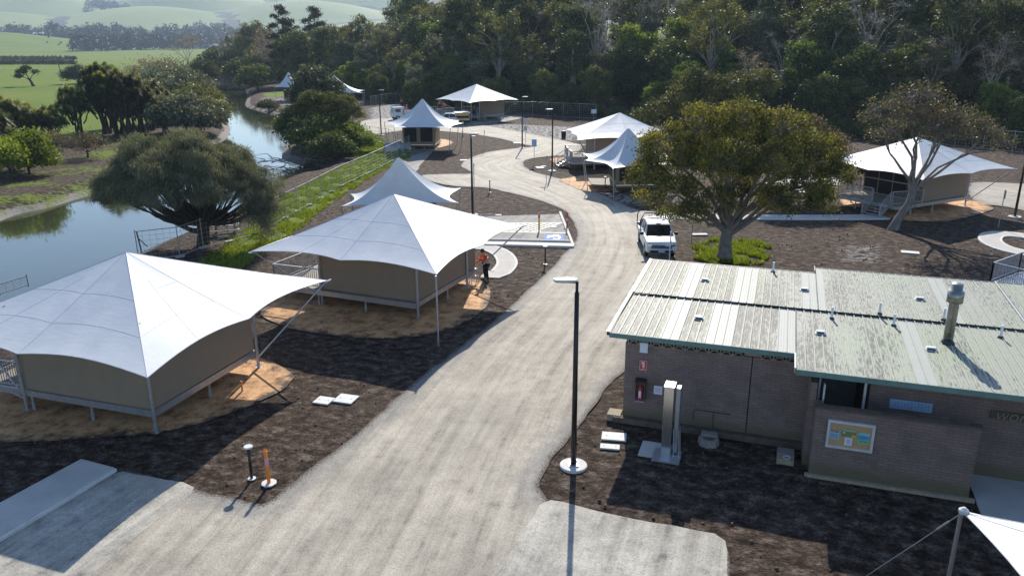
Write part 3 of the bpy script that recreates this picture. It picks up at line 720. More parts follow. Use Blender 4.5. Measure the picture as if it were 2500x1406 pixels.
def big_tent(label, P1, u, off=(-2.4, -2.4), size=(10., 10.), peak=5.3, room=(0, 5.4, 0, 5.4), floor=.78, deck=None, rails=(), stair=None,
             posts=None, struts=(), near_pole=None, front='y1', mids=True, ez=3.2, dx=0):
    rz = math.atan2(u[1], u[0]); root = empty('safari_tent', (P1[0], P1[1], 0), rz, label, 'tent')
    x0, y0 = off; x1, y1 = x0+size[0], y0+size[1]; cx, cy = (x0+x1)/2, (y0+y1)/2
    pts = [(x0, y0, ez-.05), (cx, y0+.12, ez+.02), (x1, y0, ez-.05), (x1-.12, cy, ez+.02), (x1, y1, ez-.05), (cx, y1-.12, ez+.02), (x0, y1, ez-.05), (x0+.12, cy, ez+.02)]
    pk = (cx, cy, peak); add_canopy(root, pk, pts, k=1.08, scallop=.055, sag=.12, lift=.12)
    Z = lambda x, y: zcanopy(pk, pts, x, y)-.12
    a, b, c, d = room
    for (p, q, s) in (((a, c), (b, c), 'y0'), ((b, c), (b, d), 'x1'), ((b, d), (a, d), 'y1'), ((a, d), (a, c), 'x0')):
        zt = min(Z(*p), Z(*q), Z((p[0]+q[0])/2, (p[1]+q[1])/2), 3.15)
        if s == front:
            P = Vector(p); Q = Vector(q); n = 4
            wallpanel(root, p, q, floor+.02, zt, 'dark_mesh', 'mesh_front', .03)
            mb = MB()
            for i in range(n+1): r_ = P.lerp(Q, i/n); mb.bar((r_.x, r_.y, floor), (r_.x, r_.y, zt), .07, .07, 'taupe_canvas')
            for h in (floor+.05, floor+1.15): mb.bar((p[0], p[1], h), (q[0], q[1], h), .07, .07, 'galvanised')
            mb.bar((p[0], p[1], zt-.15), (q[0], q[1], zt-.15), .08, .3, 'taupe_canvas'); mb.build('door_frame', root)
        else:
            n_ = Vector((q[1]-p[1], -(q[0]-p[0]))).normalized()
            wallpanel(root, p, q, floor+.03, zt)
    D = deck or (a, b, c, d); fx0, fx1, fy0, fy1 = min(a, D[0]), max(b, D[1]), min(c, D[2]), max(d, D[3])
    mb = MB(); mb.box(((fx0+fx1)/2, (fy0+fy1)/2, floor-.03), (fx1-fx0, fy1-fy0, .05), 'timber_grey'); mb.build('deck', root)
    mb = MB()
    for yy in (fy0-.02, fy1+.02): mb.bar((fx0, yy, floor-.13), (fx1, yy, floor-.13), .06, .24, 'galvanised')
    for xx in (fx0-.02, fx1+.02): mb.bar((xx, fy0, floor-.131), (xx, fy1, floor-.131), .06, .236, 'galvanised')
    mb.build('floor_frame', root)
    for i in range(3):
        for j in range(4):
            x = fx0+(fx1-fx0)*i/2; y = fy0+(fy1-fy0)*j/3
            if (i in (0, 2)) and (j in (0, 3)): continue
            if i == 1 and j in (1, 2): continue
            mb = MB(); mb.tube([(x, y, 0), (x, y, floor-.24)], .045, 'galvanised', 8); mb.tube([(x, y, 0), (x, y, .3)], .065, 'galvanised', 8); mb.build('stump', root)
    for (x, y) in (posts or [(a, c), (b, c), (b, d), (a, d)]):
        post(root, x-.08 if x <= a else x+.08, y-.08 if y <= c else y+.08, Z(x, y)+.02, .062)
    for (p, q) in struts:
        mb = MB(); mb.tube([(*p, .35), (*q, ez-.12)], .035, 'galvanised', 8); mb.bar((q[0]*1.0, q[1], ez-.12), (q[0]+.3*(1 if q[0] > cx else -1), q[1]+.1*(1 if q[1] > cy else -1), ez-.06), .08, .05, 'galvanised'); mb.build('strut', root)
    if near_pole: post(root, near_pole[0], near_pole[1], ez-.06, .04, plate=False)
    for r in rails: railing(root, r, floor)
    if stair: stairs(root, *stair, floor)
    return root, rz
C = lambda o, s: [(o[0], o[1]), (o[0]+s[0], o[1]), (o[0]+s[0], o[1]+s[1]), (o[0], o[1]+s[1])]
t1u = (.313, .95)
big_tent('large white safari tent nearest the camera at the left edge, over sunlit orange sand', (-12.0, 23.51), t1u, (-2.1, -2.1), (10, 10.2), 5.25, (0, 5.5, 0, 5.5),
         deck=(0, 5.5, 5.5, 8.0), rails=[[(-.05, 5.7), (-.05, 8.0), (5.5, 8.0)]], struts=[((5.6, 0), (7.8, -2.05)), ((0, 5.6), (-2., 8.0)), ((0, 5.6), (-.1, 7.6))])
t2u = (.398, .917)
big_tent('large white safari tent in the middle foreground with a worker in orange at its corner', (-4.45, 34.5), t2u, (-2.6, -2.55), (9.6, 9.8), 5.35, (0, 6.2, 0, 5.3),
         deck=(-.2, 5.8, 5.3, 8.2), rails=[[(0, 5.4), (-.1, 8.2)], [(-.1, 8.2), (3, 8.2)]], struts=[((5.0, 0), (6.9, -2.45)), ((0, 5.4), (-2.5, 7.1))],
         near_pole=(-2.75, -2.6), posts=[(0, 0), (5.0, 0), (6.2, 5.3), (0, 5.3)])
big_tent('large white safari tent at the right behind the sparse brown tree, with stairs and railings', (29.54, 56.19), (.89, .456), (-3.1, -2.75), (10.2, 9.4), 5.3, (.9, 6.0, .1, 5.2),
         deck=(-2.0, .9, -.1, 5.2), rails=[[(-2.0, 5.2), (-2.0, 2.1)], [(-2.0, .35), (-.2, -.1), (.7, -.1)], [(-2, 5.2), (.5, 5.2)]],
         stair=((-2.05, 1.2), (-1, -.15), 1.3), front='x0', struts=[((6.1, 0), (6.9, -2.6)), ((-.1, -.1), (-2.9, -2.6))], posts=[(-.35, 0), (6.0, .1), (6.0, 5.2), (-.3, 5.1)])
big_tent('large white safari tent by the far forest fence with workers on its railed deck', (-5.0, 127.4), (.80, .6), (-4.4, -3.6), (9.6, 9.8), 5.6, (0, 4.6, 0, 4.6),
         deck=(-5.5, 0, .0, 4.6), rails=[[(-5.5, .0), (0, .0)], [(-5.5, .0), (-5.5, 4.6), (-2, 4.6)]], front='x0', struts=[((4.7, 0), (4.8, -3.2)), ((-.1, 4.7), (-4, 5.6))],
         posts=[(0, 0), (4.6, 0), (4.6, 4.6), (-3.4, 0), (-1.6, 0)], stair=((-.3, -.1), (0, -1), 1.2))
big_tent('large white safari tent half hidden behind the big eucalypt, its stairs facing the road', (8.35, 77.6), (.997, .07), (-2.1, -2.0), (10., 9.2), 5.3, (0, 6., 0, 5.0),
         deck=(-2.3, 0, .0, 5.2), rails=[[(-2.3, .0), (0, .0)], [(-2.3, .0), (-2.3, 1.6)], [(-2.3, 3.0), (-2.3, 5.2), (0, 5.2)]], struts=[((-.1, 0), (-1.9, -1.7))],
         stair=((-2.35, 2.3), (-1, -.1), 1.3))
# the tent whose corner reaches into the bottom right of the picture
P9 = g(2352, 1250, 3.05)
root9 = empty('safari_tent', (P9.x, P9.y, 0), R(-24), 'white tent canopy cut off at the bottom right corner, tied to a galvanised pole', 'tent')
p9 = [(0, 0, 3.05), (5.1, .35, 3.25), (10.2, 0, 3.1), (10.1, -5, 3.2), (10.2, -10, 3.1), (5, -10, 3.2), (0.4, -9.6, 3.1), (.9, -4.8, 3.2)]
add_canopy(root9, (5, -5, 5.3), p9, k=1.08, scallop=.09, sag=.12, lift=.12)
post(root9, -.03, .03, 3.12, .045); mb = MB(); mb.lathe([(.02, -.08), (.09, -.05), (.1, .03), (.03, .09)], 'white_paint', (0, 0, 3.08), 10); mb.bar((0, 0, 3.05), (.3, -.08, 3.08), .05, .05, 'galvanised'); mb.build('bracket', root9)
an = Matrix.Rotation(R(24), 3, 'Z') @ (g(2085, 1425)-Vector((P9.x, P9.y, 0))); tp = Vector((-.03, .03, 3.0)); mb = MB(); mb.tube([tp, an], .008, 'galvanised', 6); mb.tube([tp.lerp(an, .1), tp.lerp(an, .2)], .022, 'galvanised', 8); mb.build('guy_wire', root9)
wallpanel(root9, (2.4, -2.4), (7.6, -2.4), .8, 3.3); wallpanel(root9, (2.4, -2.4), (2.4, -7.6), .8, 3.3)

def small_tent(label, pts_w, peak_w, room_w, floor=.5, k=1.75, front=0, wins=(0, 1), top=2.9, scallop=.1, tie=.35, near_deck=None, lean=.0, sag=0.1):
    """mast tent: star canopy over a small canvas room; coordinates are metres in the world, made local to the room's middle"""
    cx = sum(p[0] for p in room_w)/4; cy = sum(p[1] for p in room_w)/4
    root = empty('glamping_tent', (cx, cy, 0), 0, label, 'tent')
    L = lambda p: (p[0]-cx, p[1]-cy)+tuple(p[2:])
    pts = [L(p) for p in pts_w]; add_canopy(root, L(peak_w), pts, k=k, scallop=scallop, sag=sag, cap=.02, nt=18)
    rm = [L(p) for p in room_w]
    for i in range(4):
        a, b = Vector(rm[i]), Vector(rm[(i+1) % 4])
        wallpanel(root, a, b, floor, top, 'taupe_canvas', 'canvas_wall', .05)
        if i in wins:
            d = (b-a).normalized(); n = Vector((d.y, -d.x)); Ln = (b-a).length; nw = 2 if Ln > 3 else 1
            for j in range(nw):
                s0 = Ln*(j+.12)/nw; s1 = Ln*(j+.88)/nw; p = a+d*s0+n*.035; q = a+d*s1+n*.035
                mb = MB(); mb.bar((p.x, p.y, floor+.35+(top-floor-.55)/2), (q.x, q.y, floor+.35+(top-floor-.55)/2), .03, top-floor-.55, 'dark_mesh'); mb.build('window', root)
    mb = MB(); P = [(p[0]*1.05, p[1]*1.05) for p in rm]; mb.prism(P, floor-.2, floor-.02, 'frame_brown'); mb.build('floor_frame', root)
    for i in range(4):
        a, b = Vector(rm[i]), Vector(rm[(i+1) % 4])
        for t in (0, .33, .67):
            p = a.lerp(b, t); mb = MB(); mb.tube([(p.x, p.y, 0), (p.x, p.y, floor-.2)], .05, 'galvanised', 8); mb.box((p.x, p.y, .02), (.4, .4, .05), 'concrete'); mb.build('stump', root)
    for p in pts:
        v = Vector((p[0], p[1])); q = v*(1-tie*.2)
        mb = MB(); mb.tube([(p[0], p[1], p[2]), (q.x, q.y, 0)], .035, 'galvanised', 8); mb.build('post', root)
    if near_deck:
        dk = [L(p) for p in near_deck]; mb = MB(); mb.prism(dk, floor-.12, floor-.03, 'timber_grey'); mb.build('deck', root)
        for a, b in zip(dk, dk[1:]):
            pass
    return root
G = lambda x, y, z: tuple(g(x, y, z))
small_tent('white star-shaped tent with a tall blue-shaded peak, right behind the middle foreground tent', [(-10.2, 45.9, 3.0), (-3.3, 46.8, 3.0), (-3.4, 51.6, 3.0), (-10.4, 49.8, 3.0)], (-6.95, 48.1, 5.55), [(-8.8, 46.8), (-4.9, 47.4), (-5.0, 50.6), (-9., 50.)], wins=(0, 1), k=1.8, scallop=.13)
small_tent('white star-shaped tent with blue-shaded peak and two dark windows, alone beside the riverside fence', [(-13.2, 89.2, 3.), (-6.8, 88.6, 3.), (-5.6, 93, 3.05), (-6.4, 97.2, 3.), (-13, 97.6, 3), (-15.2, 95, 3.05)], (-10.2, 92.2, 5.9), [(-12.9, 95.0-1.2), (-9.1, 94.8-1.2), (-8.9, 98.4), (-12.9, 98.6)], wins=(0,), k=1.9, scallop=.09)
small_tent('small white peaked tent in front of the road bend, half hidden by the big eucalypt', [(8.0, 61.0, 2.75), (13.8, 62.4, 2.8), (14.2, 68.3, 2.8), (6.4, 70.2, 2.65), (6.25, 66.3, 2.6)], (9.7, 65.2, 5.35), [(8.9, 65.7), (13.2, 66.0), (13.0, 69.6), (8.8, 69.4)], floor=.55, wins=(0, 3), k=1.9, scallop=.13,
           near_deck=[(6.9, 66.3), (8.8, 66.1), (8.8, 69.4), (6.9, 69.6)])
small_tent('small white tent with blue-shaded peak on the river point, leftmost of the far tents', [(-50.3, 170.5, 3.), (-44.2, 167, 3.), (-41.5, 171, 3), (-43, 176, 3.), (-50, 178, 3.)], (-47.3, 171.5, 5.9), [(-48.6, 171.5), (-45, 170.2), (-44.3, 175), (-48.6, 176)], wins=(0,), k=1.8, scallop=.08)
small_tent('white tent glimpsed in the gap left of the round island tree crown', [(-45, 163, 3.), (-39.5, 160, 3.), (-37.5, 166, 3), (-43.5, 168.5, 3.)], (-42., 163.6, 5.3), [(-43.4, 163.4), (-40.2, 162.4), (-39.5, 166), (-43, 167)], wins=(0,), k=1.8, scallop=.08)
small_tent('white tent wing sticking out right of the island tree, tied down near the fence', [(-38.5, 151, 3.), (-27.6, 149.7, 3.), (-28.8, 158, 3), (-38, 159.5, 3.)], (-33.6, 152.7, 6.1), [(-36, 152.5), (-31, 152), (-30.6, 157), (-36, 157.5)], wins=(0,), k=1.9, scallop=.1)

# ------------------------------------------------------------------ toilet block
BR = math.atan2(-.327, .945)
bld = empty('toilet_block', (3.77, 24.08, 0), BR, 'mauve concrete-block toilet building with a pale ribbed metal roof and steel flue', 'building')
def bwall(name, segs, z0, z1, parent=bld, th=.19, mat='block_wall'):
    """block wall: outer face runs along segs, UVs in metres"""
    V = []; Fc = []; UV = []
    for (ax, ay), (bx, by) in segs:
        a = Vector((ax, ay)); b = Vector((bx, by)); L = (b-a).length; d = (b-a)/L; n = Vector((-d.y, d.x))*th
        def quad(p, q, r_, s, uvs): o = len(V); V.extend([p, q, r_, s]); Fc.append((o, o+1, o+2, o+3)); UV.extend(uvs)
        A0, B0, A1, B1 = a, b, a+n, b+n
        quad((*A0, z0), (*B0, z0), (*B0, z1), (*A0, z1), [(0, z0), (L, z0), (L, z1), (0, z1)])
        quad((*B1, z0), (*A1, z0), (*A1, z1), (*B1, z1), [(L, z0), (0, z0), (0, z1), (L, z1)])
        quad((*A0, z1), (*B0, z1), (*B1, z1), (*A1, z1), [(0, 5), (L, 5), (L, 5+th), (0, 5+th)])
        quad((*A1, z0), (*A0, z0), (*A0, z1), (*A1, z1), [(0, z0), (th, z0), (th, z1), (0, z1)])
        quad((*B0, z0), (*B1, z0), (*B1, z1), (*B0, z1), [(0, z0), (th, z0), (th, z1), (0, z1)])
    me = bpy.data.meshes.new(name); me.from_pydata(V, [], Fc); uv = me.uv_layers.new(name='UVMap')
    for i, c in enumerate(UV): uv.data[i].uv = c
    me.materials.append(MATS[mat]); o = link(bpy.data.objects.new(name, me), parent); return o
W = bwall('wall', [((0, 0), (4.035, 0)), ((4.065, 0), (5.96, 0))], .0, 2.86)
bwall('wall', [((7.50, -.25), (15.4, -.25))], 0, 2.86)
bwall('wall', [((-.001, 7.6), (-.001, .193))], 0, 3.1)
bwall('wall', [((15.4, 8.3), (6.2, 8.3))], 0, 3.1); bwall('wall', [((6.0, 7.6), (.0, 7.6))], 0, 3.1)
bwall('wall', [((5.963, -1.15), (5.963, 3))], 0, 2.75)
scr = bwall('screen_wall', [((5.96, -1.75), (10.2, -1.75))], 0, 2.22); bwall('screen_wall', [((10.2, -1.56), (10.2, -1.05))], 0, 2.2) if False else None
bwall('screen_wall', [((5.955, -1.15), (5.955, -1.56))], 0, 2.218)
mb = MB(); mb.box((8.08, -1.655, 2.255), (4.3, .26, .06), 'bark_brown'); o = mb.build('coping', scr)
# recessed entry: side walls and gloom
bwall('wall', [((7.5, 3.2), (7.5, -.05))], 0, 2.8); mb = MB(); mb.box((6.75, 3.1, 1.4), (1.6, .1, 2.7), 'cream_board'); mb.box((6.1, .9, 2.0), (.06, 1.9, .9), 'cream_board'); mb.build('partition', bld)
mb = MB(); mb.box((7.36, -.3, 1.42), (.07, .1, 2.75), 'cream_board'); mb.box((6.17, -1.0, 2.1), (.05, .1, 1.2), 'cream_board'); mb.build('door_frame', bld)
mb = MB(); mb.box((2.85, -.13, .1), (6.3, .24, .2), 'bark_brown'); mb.box((-.3, .1, .1), (.45, .5, .24), 'mortar_block'); mb.box((8.1, -1.82, .05), (4.5, .12, .1), 'mortar_block'); mb.box((13, -1.6, .03), (5.2, 2.9, .06), 'concrete'); mb.build('plinth', bld)
# breeze blocks under the eaves
def breeze(x0, n, y, z, w_=.37, h_=.22):
    for i in range(n):
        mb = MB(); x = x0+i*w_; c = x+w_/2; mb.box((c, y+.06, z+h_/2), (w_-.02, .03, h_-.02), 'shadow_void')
        for (a, b) in (((x+.02, z+.01), (x+.13, z+h_/2)), ((x+.02, z+h_-.01), (x+.13, z+h_/2)), ((x+w_-.02, z+.01), (x+w_-.13, z+h_/2)), ((x+w_-.02, z+h_-.01), (x+w_-.13, z+h_/2))):
            mb.bar((a[0], y-.005, a[1]), (b[0], y-.005, b[1]), .05, .028, 'mortar_block')
        mb.bar((x+.13, y-.004, z+h_/2), (x+w_-.13, y-.004, z+h_/2), .05, .026, 'mortar_block'); mb.bar((x+.005, y-.006, z), (x+.005, y-.006, z+h_), .06, .035, 'mortar_block')
        mb.build('breeze_block', bld)
breeze(.1, 10, -.06, 2.86); breeze(4.3, 4, -.06, 2.86); breeze(7.7, 20, -.31, 2.86)
mb = MB(); mb.box((3., .09, 2.99), (5.9, .1, .24), 'mortar_block'); mb.box((11.4, -.16, 2.99), (7.8, .1, .24), 'mortar_block'); mb.build('wall_band', bld)
# roof
def rz_(v): return 3.2+.028*(v+1.3)
def roofsheet(u0, u1, v0, v1, z, clean):
    mb = MB(); ribs = int(round((u1-u0)/.272)); wd = (u1-u0)/ribs
    for i in range(ribs):
        a = u0+i*wd; b = a+wd; m = 'roof_clean' if any(c0-.05 < (a+b)/2 < c1+.05 for c0, c1 in clean) else 'roof_metal'
        mb.add([(a, v0, rz_(v0)+z), (b, v0, rz_(v0)+z), (b, v1, rz_(v1)+z), (a, v1, rz_(v1)+z)], [(0, 1, 2, 3)], m)
        for q in (.35, .65):
            x = a+wd*q; mb.bar((x, v0, rz_(v0)+z+.004), (x, v1, rz_(v1)+z+.004), .012, .008, m)
    for i in range(ribs+1):
        x = u0+i*wd; mb.bar((x, v0, rz_(v0)+z+.014), (x, v1, rz_(v1)+z+.014), .034, .034, 'rib_cap')
    # underside
    mb.add([(u0, v0, rz_(v0)+z-.02), (u1, v0, rz_(v0)+z-.02), (u1, v1, rz_(v1)+z-.02), (u0, v1, rz_(v1)+z-.02)], [(3, 2, 1, 0)], 'rib_cap')
    return mb.build('roof_sheet', bld)
VS = 3.72
roofsheet(-.49, 5.3, -.22, VS+.1, 0, [(1.13, 1.66), (2.71, 3.24), (4.78, 5.3)])
roofsheet(-.43, 6.03, VS, 7.95, .075, [(1.16, 1.67), (3.23, 3.76), (5.6, 6.1)])
roofsheet(5.3, 15.8, -1.4, VS+.1, 0, [(8.5, 9.06)])
roofsheet(6.03, 12.5, VS, 8.62, .075, [(6.05, 6.35), (10.15, 10.6)])
roofsheet(12.5, 15.8, VS, 8.62, .075, [])
mb = MB(); mb.box((2.4, -.255, 3.17), (5.82, .035, .17), 'fascia_green'); mb.box((10.55, -1.435, 3.14), (10.5, .035, .17), 'fascia_green'); mb.build('fascia', bld)
mb = MB(); mb.box((5.282, -.85, 3.17), (.03, 1.14, .16), 'rib_cap'); mb.box((5.282, -.84, 3.26), (.05, 1.2, .02), 'white_paint'); mb.build('barge_board', bld)
mb = MB(); mb.bar((-.55, -.25, rz_(-.25)-.02), (-.49, 8.0, rz_(8.)+.06), .1, .13, 'gutter_dark'); mb.bar((-.6, -.25, rz_(-.25)+.05), (-.55, 8.0, rz_(8.)+.13), .015, .02, 'white_paint')
mb.bar((-.5, 8.03, rz_(8)+.02), (6.0, 8.03, rz_(8)+.02), .14, .12, 'gutter_dark'); mb.bar((6.0, 8.7, rz_(8.7)+.02), (15.8, 8.7, rz_(8.7)+.02), .14, .12, 'gutter_dark'); mb.build('gutter', bld)
mb = MB(); mb.bar((6.0, 8.0, rz_(8)+.12), (6.0, 8.66, rz_(8.66)+.12), .03, .14, 'rib_cap'); mb.bar((12.42, 3.8, rz_(3.8)+.14), (12.42, 8.6, rz_(8.6)+.14), .03, .04, 'white_paint'); mb.build('flashing', bld)
for (u_, v_) in ((1.95, 5.8), (2.15, 1.85), (5.6, 5.7), (6.06, 1.68), (9.5, 5.82), (9.24, 1.28)):
    z = rz_(v_)+(.075 if v_ > VS else 0); mb = MB(); mb.box((u_, v_, z+.09), (.3, .2, .03), 'white_paint', taper=.8); mb.box((u_, v_, z+.04), (.2, .14, .09), 'shadow_void'); mb.box((u_, v_, z+.015), (.34, .24, .02), 'white_paint'); mb.build('roof_vent', bld)
for (u_, v_) in ((4.43, 7.65), (6.45, 3.16), (8., 3.88), (8.37, 3.07), (9.97, 3.88), (11.46, 2.95)):
    z = rz_(v_)+(.075 if v_ > VS else 0); mb = MB(); mb.tube([(u_, v_, z-.1), (u_, v_, z+.42)], .04, 'pvc_pipe', 10); mb.lathe([(.1, 0), (.06, .06)], 'gutter_dark', (u_, v_, z+.005), 12); mb.build('vent_pipe', bld)
mb = MB(); mb.lathe([(.145, -.2), (.145, 1.35), (.15, 1.36), (.235, 1.37), (.235, 1.72), (.17, 1.73), (.17, 1.96), (.145, 1.97), (.05, 2.0)], 'steel_flue', (9.8, 2.0, rz_(2)), 20)
for k in range(6): mb.lathe([(.149, 0), (.149, .02)], 'steel_flue', (9.8, 2.0, rz_(2)+.2+k*.2), 20)
mb.build('flue', bld, smooth=True)
mb = MB(); mb.lathe([(.21, 0), (.16, .08)], 'gutter_dark', (9.8, 2., rz_(2)+.02), 14); mb.build('flashing', bld)
# wall fittings
mb = MB(); mb.box((.62, -.06, 2.78), (.26, .08, .34), 'paper_white'); mb.build('junction_box', bld)
def loc_to(root, o): o.parent = root
def placed(name, u_, v_, z, label, cat):
    p = Matrix.Rotation(BR, 3, 'Z') @ Vector((u_, v_, 0)); return empty(name, (3.77+p.x, 24.08+p.y, z), BR, label, cat)
r_ = placed('fire_sign', .62, -.012, 2.12, 'red fire equipment sign with a white extinguisher symbol high on the block wall', 'sign')
mb = MB(); mb.box((0, 0, 0), (.26, .015, .38), 'red_paint'); mb.build('panel', r_); mb = MB()
for c, d in (((0, -.009, .17), (.24, .004, .012)), ((0, -.009, -.17), (.24, .004, .012)), ((-.115, -.009, 0), (.012, .004, .35)), ((.115, -.009, 0), (.012, .004, .35)), ((.01, -.009, .02), (.08, .004, .2)), ((-.02, -.0095, .12), (.1, .004, .03)), ((-.055, -.009, .07), (.02, .004, .1)), ((0, -.009, -.13), (.15, .004, .02))): mb.box(c, d, 'white_paint')
mb.build('symbol', r_)
r_ = placed('fire_extinguisher', .58, -.12, 1.02, 'red fire extinguisher in a dark wall cabinet below the red sign', 'fire extinguisher')
mb = MB(); mb.box((0, .06, .25), (.3, .1, .78), 'bark_brown'); mb.box((0, -.02, .62), (.34, .26, .06), 'black_metal'); mb.box((-.15, 0, .25), (.02, .2, .76), 'bark_brown'); mb.box((.15, 0, .25), (.02, .2, .76), 'bark_brown'); mb.box((0, 0, -.13), (.32, .22, .03), 'pink_band'); mb.build('cabinet', r_)
mb = MB(); mb.lathe([(.05, -.08), (.075, -.06), (.075, .32), (.05, .38), (.02, .4), (.02, .44)], 'red_paint', (0, -.01, 0), 14); mb.box((0, -.083, .12), (.09, .02, .26), 'paper_white'); mb.tube([(.02, -.02, .42), (.1, -.03, .4), (.1, -.03, .1)], .01, 'black_metal', 6); mb.build('cylinder', r_, smooth=True)
r_ = placed('wall_notice', 1.15, -.012, 1.3, 'small white notice plate beside the fire extinguisher', 'sign')
mb = MB(); mb.box((0, 0, 0), (.28, .012, .3), 'paper_white'); mb.build('panel', r_)
mb = MB()
for k in range(5): mb.box((0, -.008, .07-k*.035), (.2-.03*(k % 2), .003, .012), 'pink_band')
mb.build('text', r_)
r_ = placed('wall_pipe', 4.0-.15, -.03, 0, 'thin dark pipe with two bends fixed low on the block wall', 'pipe')
mb = MB(); mb.tube([(-1.5, -.03, .42), (-1.5, -.03, .72), (-1.42, -.03, .8), (-.95, -.03, .8), (-.3, -.03, .8)], .014, 'gutter_dark', 6); mb.tube([(-.85, -.03, .8), (-.85, -.03, .15)], .012, 'gutter_dark', 6); mb.build('pipe', r_)
bx = [o for o in bpy.data.objects if o.parent == r_][0]
# notice board on the screen wall
r_ = placed('notice_board', 6.95, -1.80, 1.5, 'white-framed notice board with posters on the low brick screen wall', 'notice board')
mb = MB()
for c, d in (((0, 0, .4), (1.26, .07, .07)), ((0, 0, -.4), (1.26, .07, .07)), ((-.595, 0, 0), (.07, .068, .74)), ((.595, 0, 0), (.07, .068, .74))): mb.box(c, d, 'white_paint')
mb.build('frame', r_); mb = MB(); mb.box((0, .02, 0), (1.13, .03, .74), 'cork'); mb.build('board', r_)
def poster(x, z, w_, h_, m, extra=()):
    mb = MB(); mb.box((x, -.002, z), (w_, .006, h_), m)
    for (a, b, c, d, mm) in extra: mb.box((x+a, -.007, z+b), (c, .003, d), mm)
    mb.build('poster', r_)
tl = [(-.0, .03-.03*k, .2-.04*(k % 3), .008, 'ink') for k in range(5)]
poster(-.42, .01, .26, .34, 'paper_sky', [(0, .13, .25, .06, 'paper_orange'), (-.05, .075, .12, .04, 'paper_olive'), (.06, .07, .09, .03, 'ink')]+[(0, -.01-.03*k, .2, .008, 'ink') for k in range(5)])
poster(-.05, .09, .38, .24, 'paper_olive', [(0, .08, .36, .06, 'paper_green'), (-.12, 0, .05, .05, 'paper_white'), (.14, -.08, .09, .05, 'paper_yellow')])
poster(-.03, -.18, .2, .24, 'paper_white', [(0, .08-.03*k, .13-.04*(k % 2), .007, 'ink') for k in range(6)])
poster(.36, -.02, .3, .36, 'paper_green', [(0, .14, .28, .05, 'paper_sky'), (0, .03, .29, .14, 'paper_blue'), (0, .03, .2, .012, 'ink')]+[(0, -.08-.02*k, .22, .006, 'ink') for k in range(3)])
# long notice on the wall behind the screen
r_ = placed('information_sign', 9.2, -.275, 2.0, 'long pale blue sign on the wall just above the screen wall', 'sign')
mb = MB(); mb.box((-.55, -.01, .02), (1.15, .02, .3), 'paper_sky'); mb.build('panel', r_); mb = MB()
for i in range(11):
    for k in range(4): mb.box((-.98+i*.09+.01*(k % 2), -.022, .1-k*.055), (.045 if (i+k) % 3 else .02, .003, .014), 'ink')
mb.build('text', r_)
# WOMEN in raised metal letters
cu = bpy.data.curves.new('lettering', 'FONT'); cu.body = 'WOMEN'; cu.size = .3; cu.extrude = .012; cu.space_character = 1.15; cu.shear = .18
tmp = bpy.data.objects.new('tmp', cu); COL.objects.link(tmp); dg = bpy.context.evaluated_depsgraph_get(); me = bpy.data.meshes.new_from_object(tmp.evaluated_get(dg)); bpy.data.objects.remove(tmp)
me.materials.clear(); me.materials.append(MATS['mortar_block']); lt = link(bpy.data.objects.new('lettering', me), bld); lt.location = (10.85, -.3, 1.95); lt.rotation_euler = (math.pi/2, 0, 0)
mb = MB(); mb.box((11.4, -.27, 2.08), (1.35, .02, .26), 'bark_brown'); mb.build('sign_board', bld)
# blue bin inside the entry
r_ = placed('wheelie_bin', 7.0, -.35, 0, 'dark blue bin standing in the shaded entry with a white sticker', 'bin')
mb = MB(); mb.box((0, 0, .85), (.55, .6, 1.3), 'bin_blue', taper=1.1); mb.build('body', r_, bevel=.03); mb = MB(); mb.box((0, .02, 1.55), (.66, .72, .09), 'bin_blue'); mb.build('lid', r_, bevel=.03); mb = MB(); mb.box((-.05, -.335, 1.25), (.24, .02, .3), 'paper_white'); mb.build('sticker', r_)
# stainless fish-cleaning style cabinet and folded frame
r_ = placed('steel_cabinet', 1.75, -1.75, 0, 'tall brushed stainless service cabinet with a folded frame on a concrete slab', 'cabinet')
mb = MB(); mb.box((0, 0, 1.2), (.3, .5, 2.3), 'stainless'); mb.box((0, 0, 2.365), (.34, .54, .03), 'stainless'); mb.build('body', r_, bevel=.01)
mb = MB(); mb.box((.27, .02, 1.22), (.13, .32, 2.2), 'galvanised'); mb.build('side_post', r_, bevel=.01)
mb = MB()
for x, y in ((.26, -.3), (.42, -.3), (.42, 0)): mb.tube([(x, y, .06), (x-.06, y+.1, .95)], .018, 'galvanised', 6)
mb.bar((.2, -.3, .1), (.48, -.3, .1), .03, .03, 'galvanised'); mb.bar((.2, -.28, .5), (.4, -.25, .5), .03, .03, 'galvanised'); mb.build('folding_frame', r_)
mb = MB(); mb.box((.05, -.3, .05), (.85, .8, .05), 'galvanised'); mb.build('foot_plate', r_); mb = MB(); mb.box((-.3, .0, .025), (1.05, .95, .05), 'concrete'); mb.build('base_slab', r_)
# old drain surround and pit by the wall
r_ = placed('drain_surround', 2.95, -.75, 0, 'pale broken ring of an old drain by the wall foot', 'drain')
mb = MB(); mb.lathe([(.34, 0), (.33, .2), (.2, .22), (.17, .06)], 'timber_grey', (0, 0, 0), 8); mb.build('ring', r_); mb = MB(); mb.box((0, .2, .24), (.52, .22, .1), 'timber_grey'); mb.build('cover', r_)
r_ = placed('grated_pit', 5.3, -1.0, 0, 'grey concrete pit with a round hole near the screen wall corner', 'drain')
mb = MB(); mb.box((0, 0, .09), (.5, .7, .18), 'mortar_block'); mb.box((0, .12, .2), (.5, .4, .05), 'timber_grey'); mb.build('body', r_); mb = MB(); mb.lathe([(.11, 0), (.12, .03), (.08, .03), (.07, .0)], 'concrete_pit', (.04, -.24, .19), 14); mb.build('ring', r_)
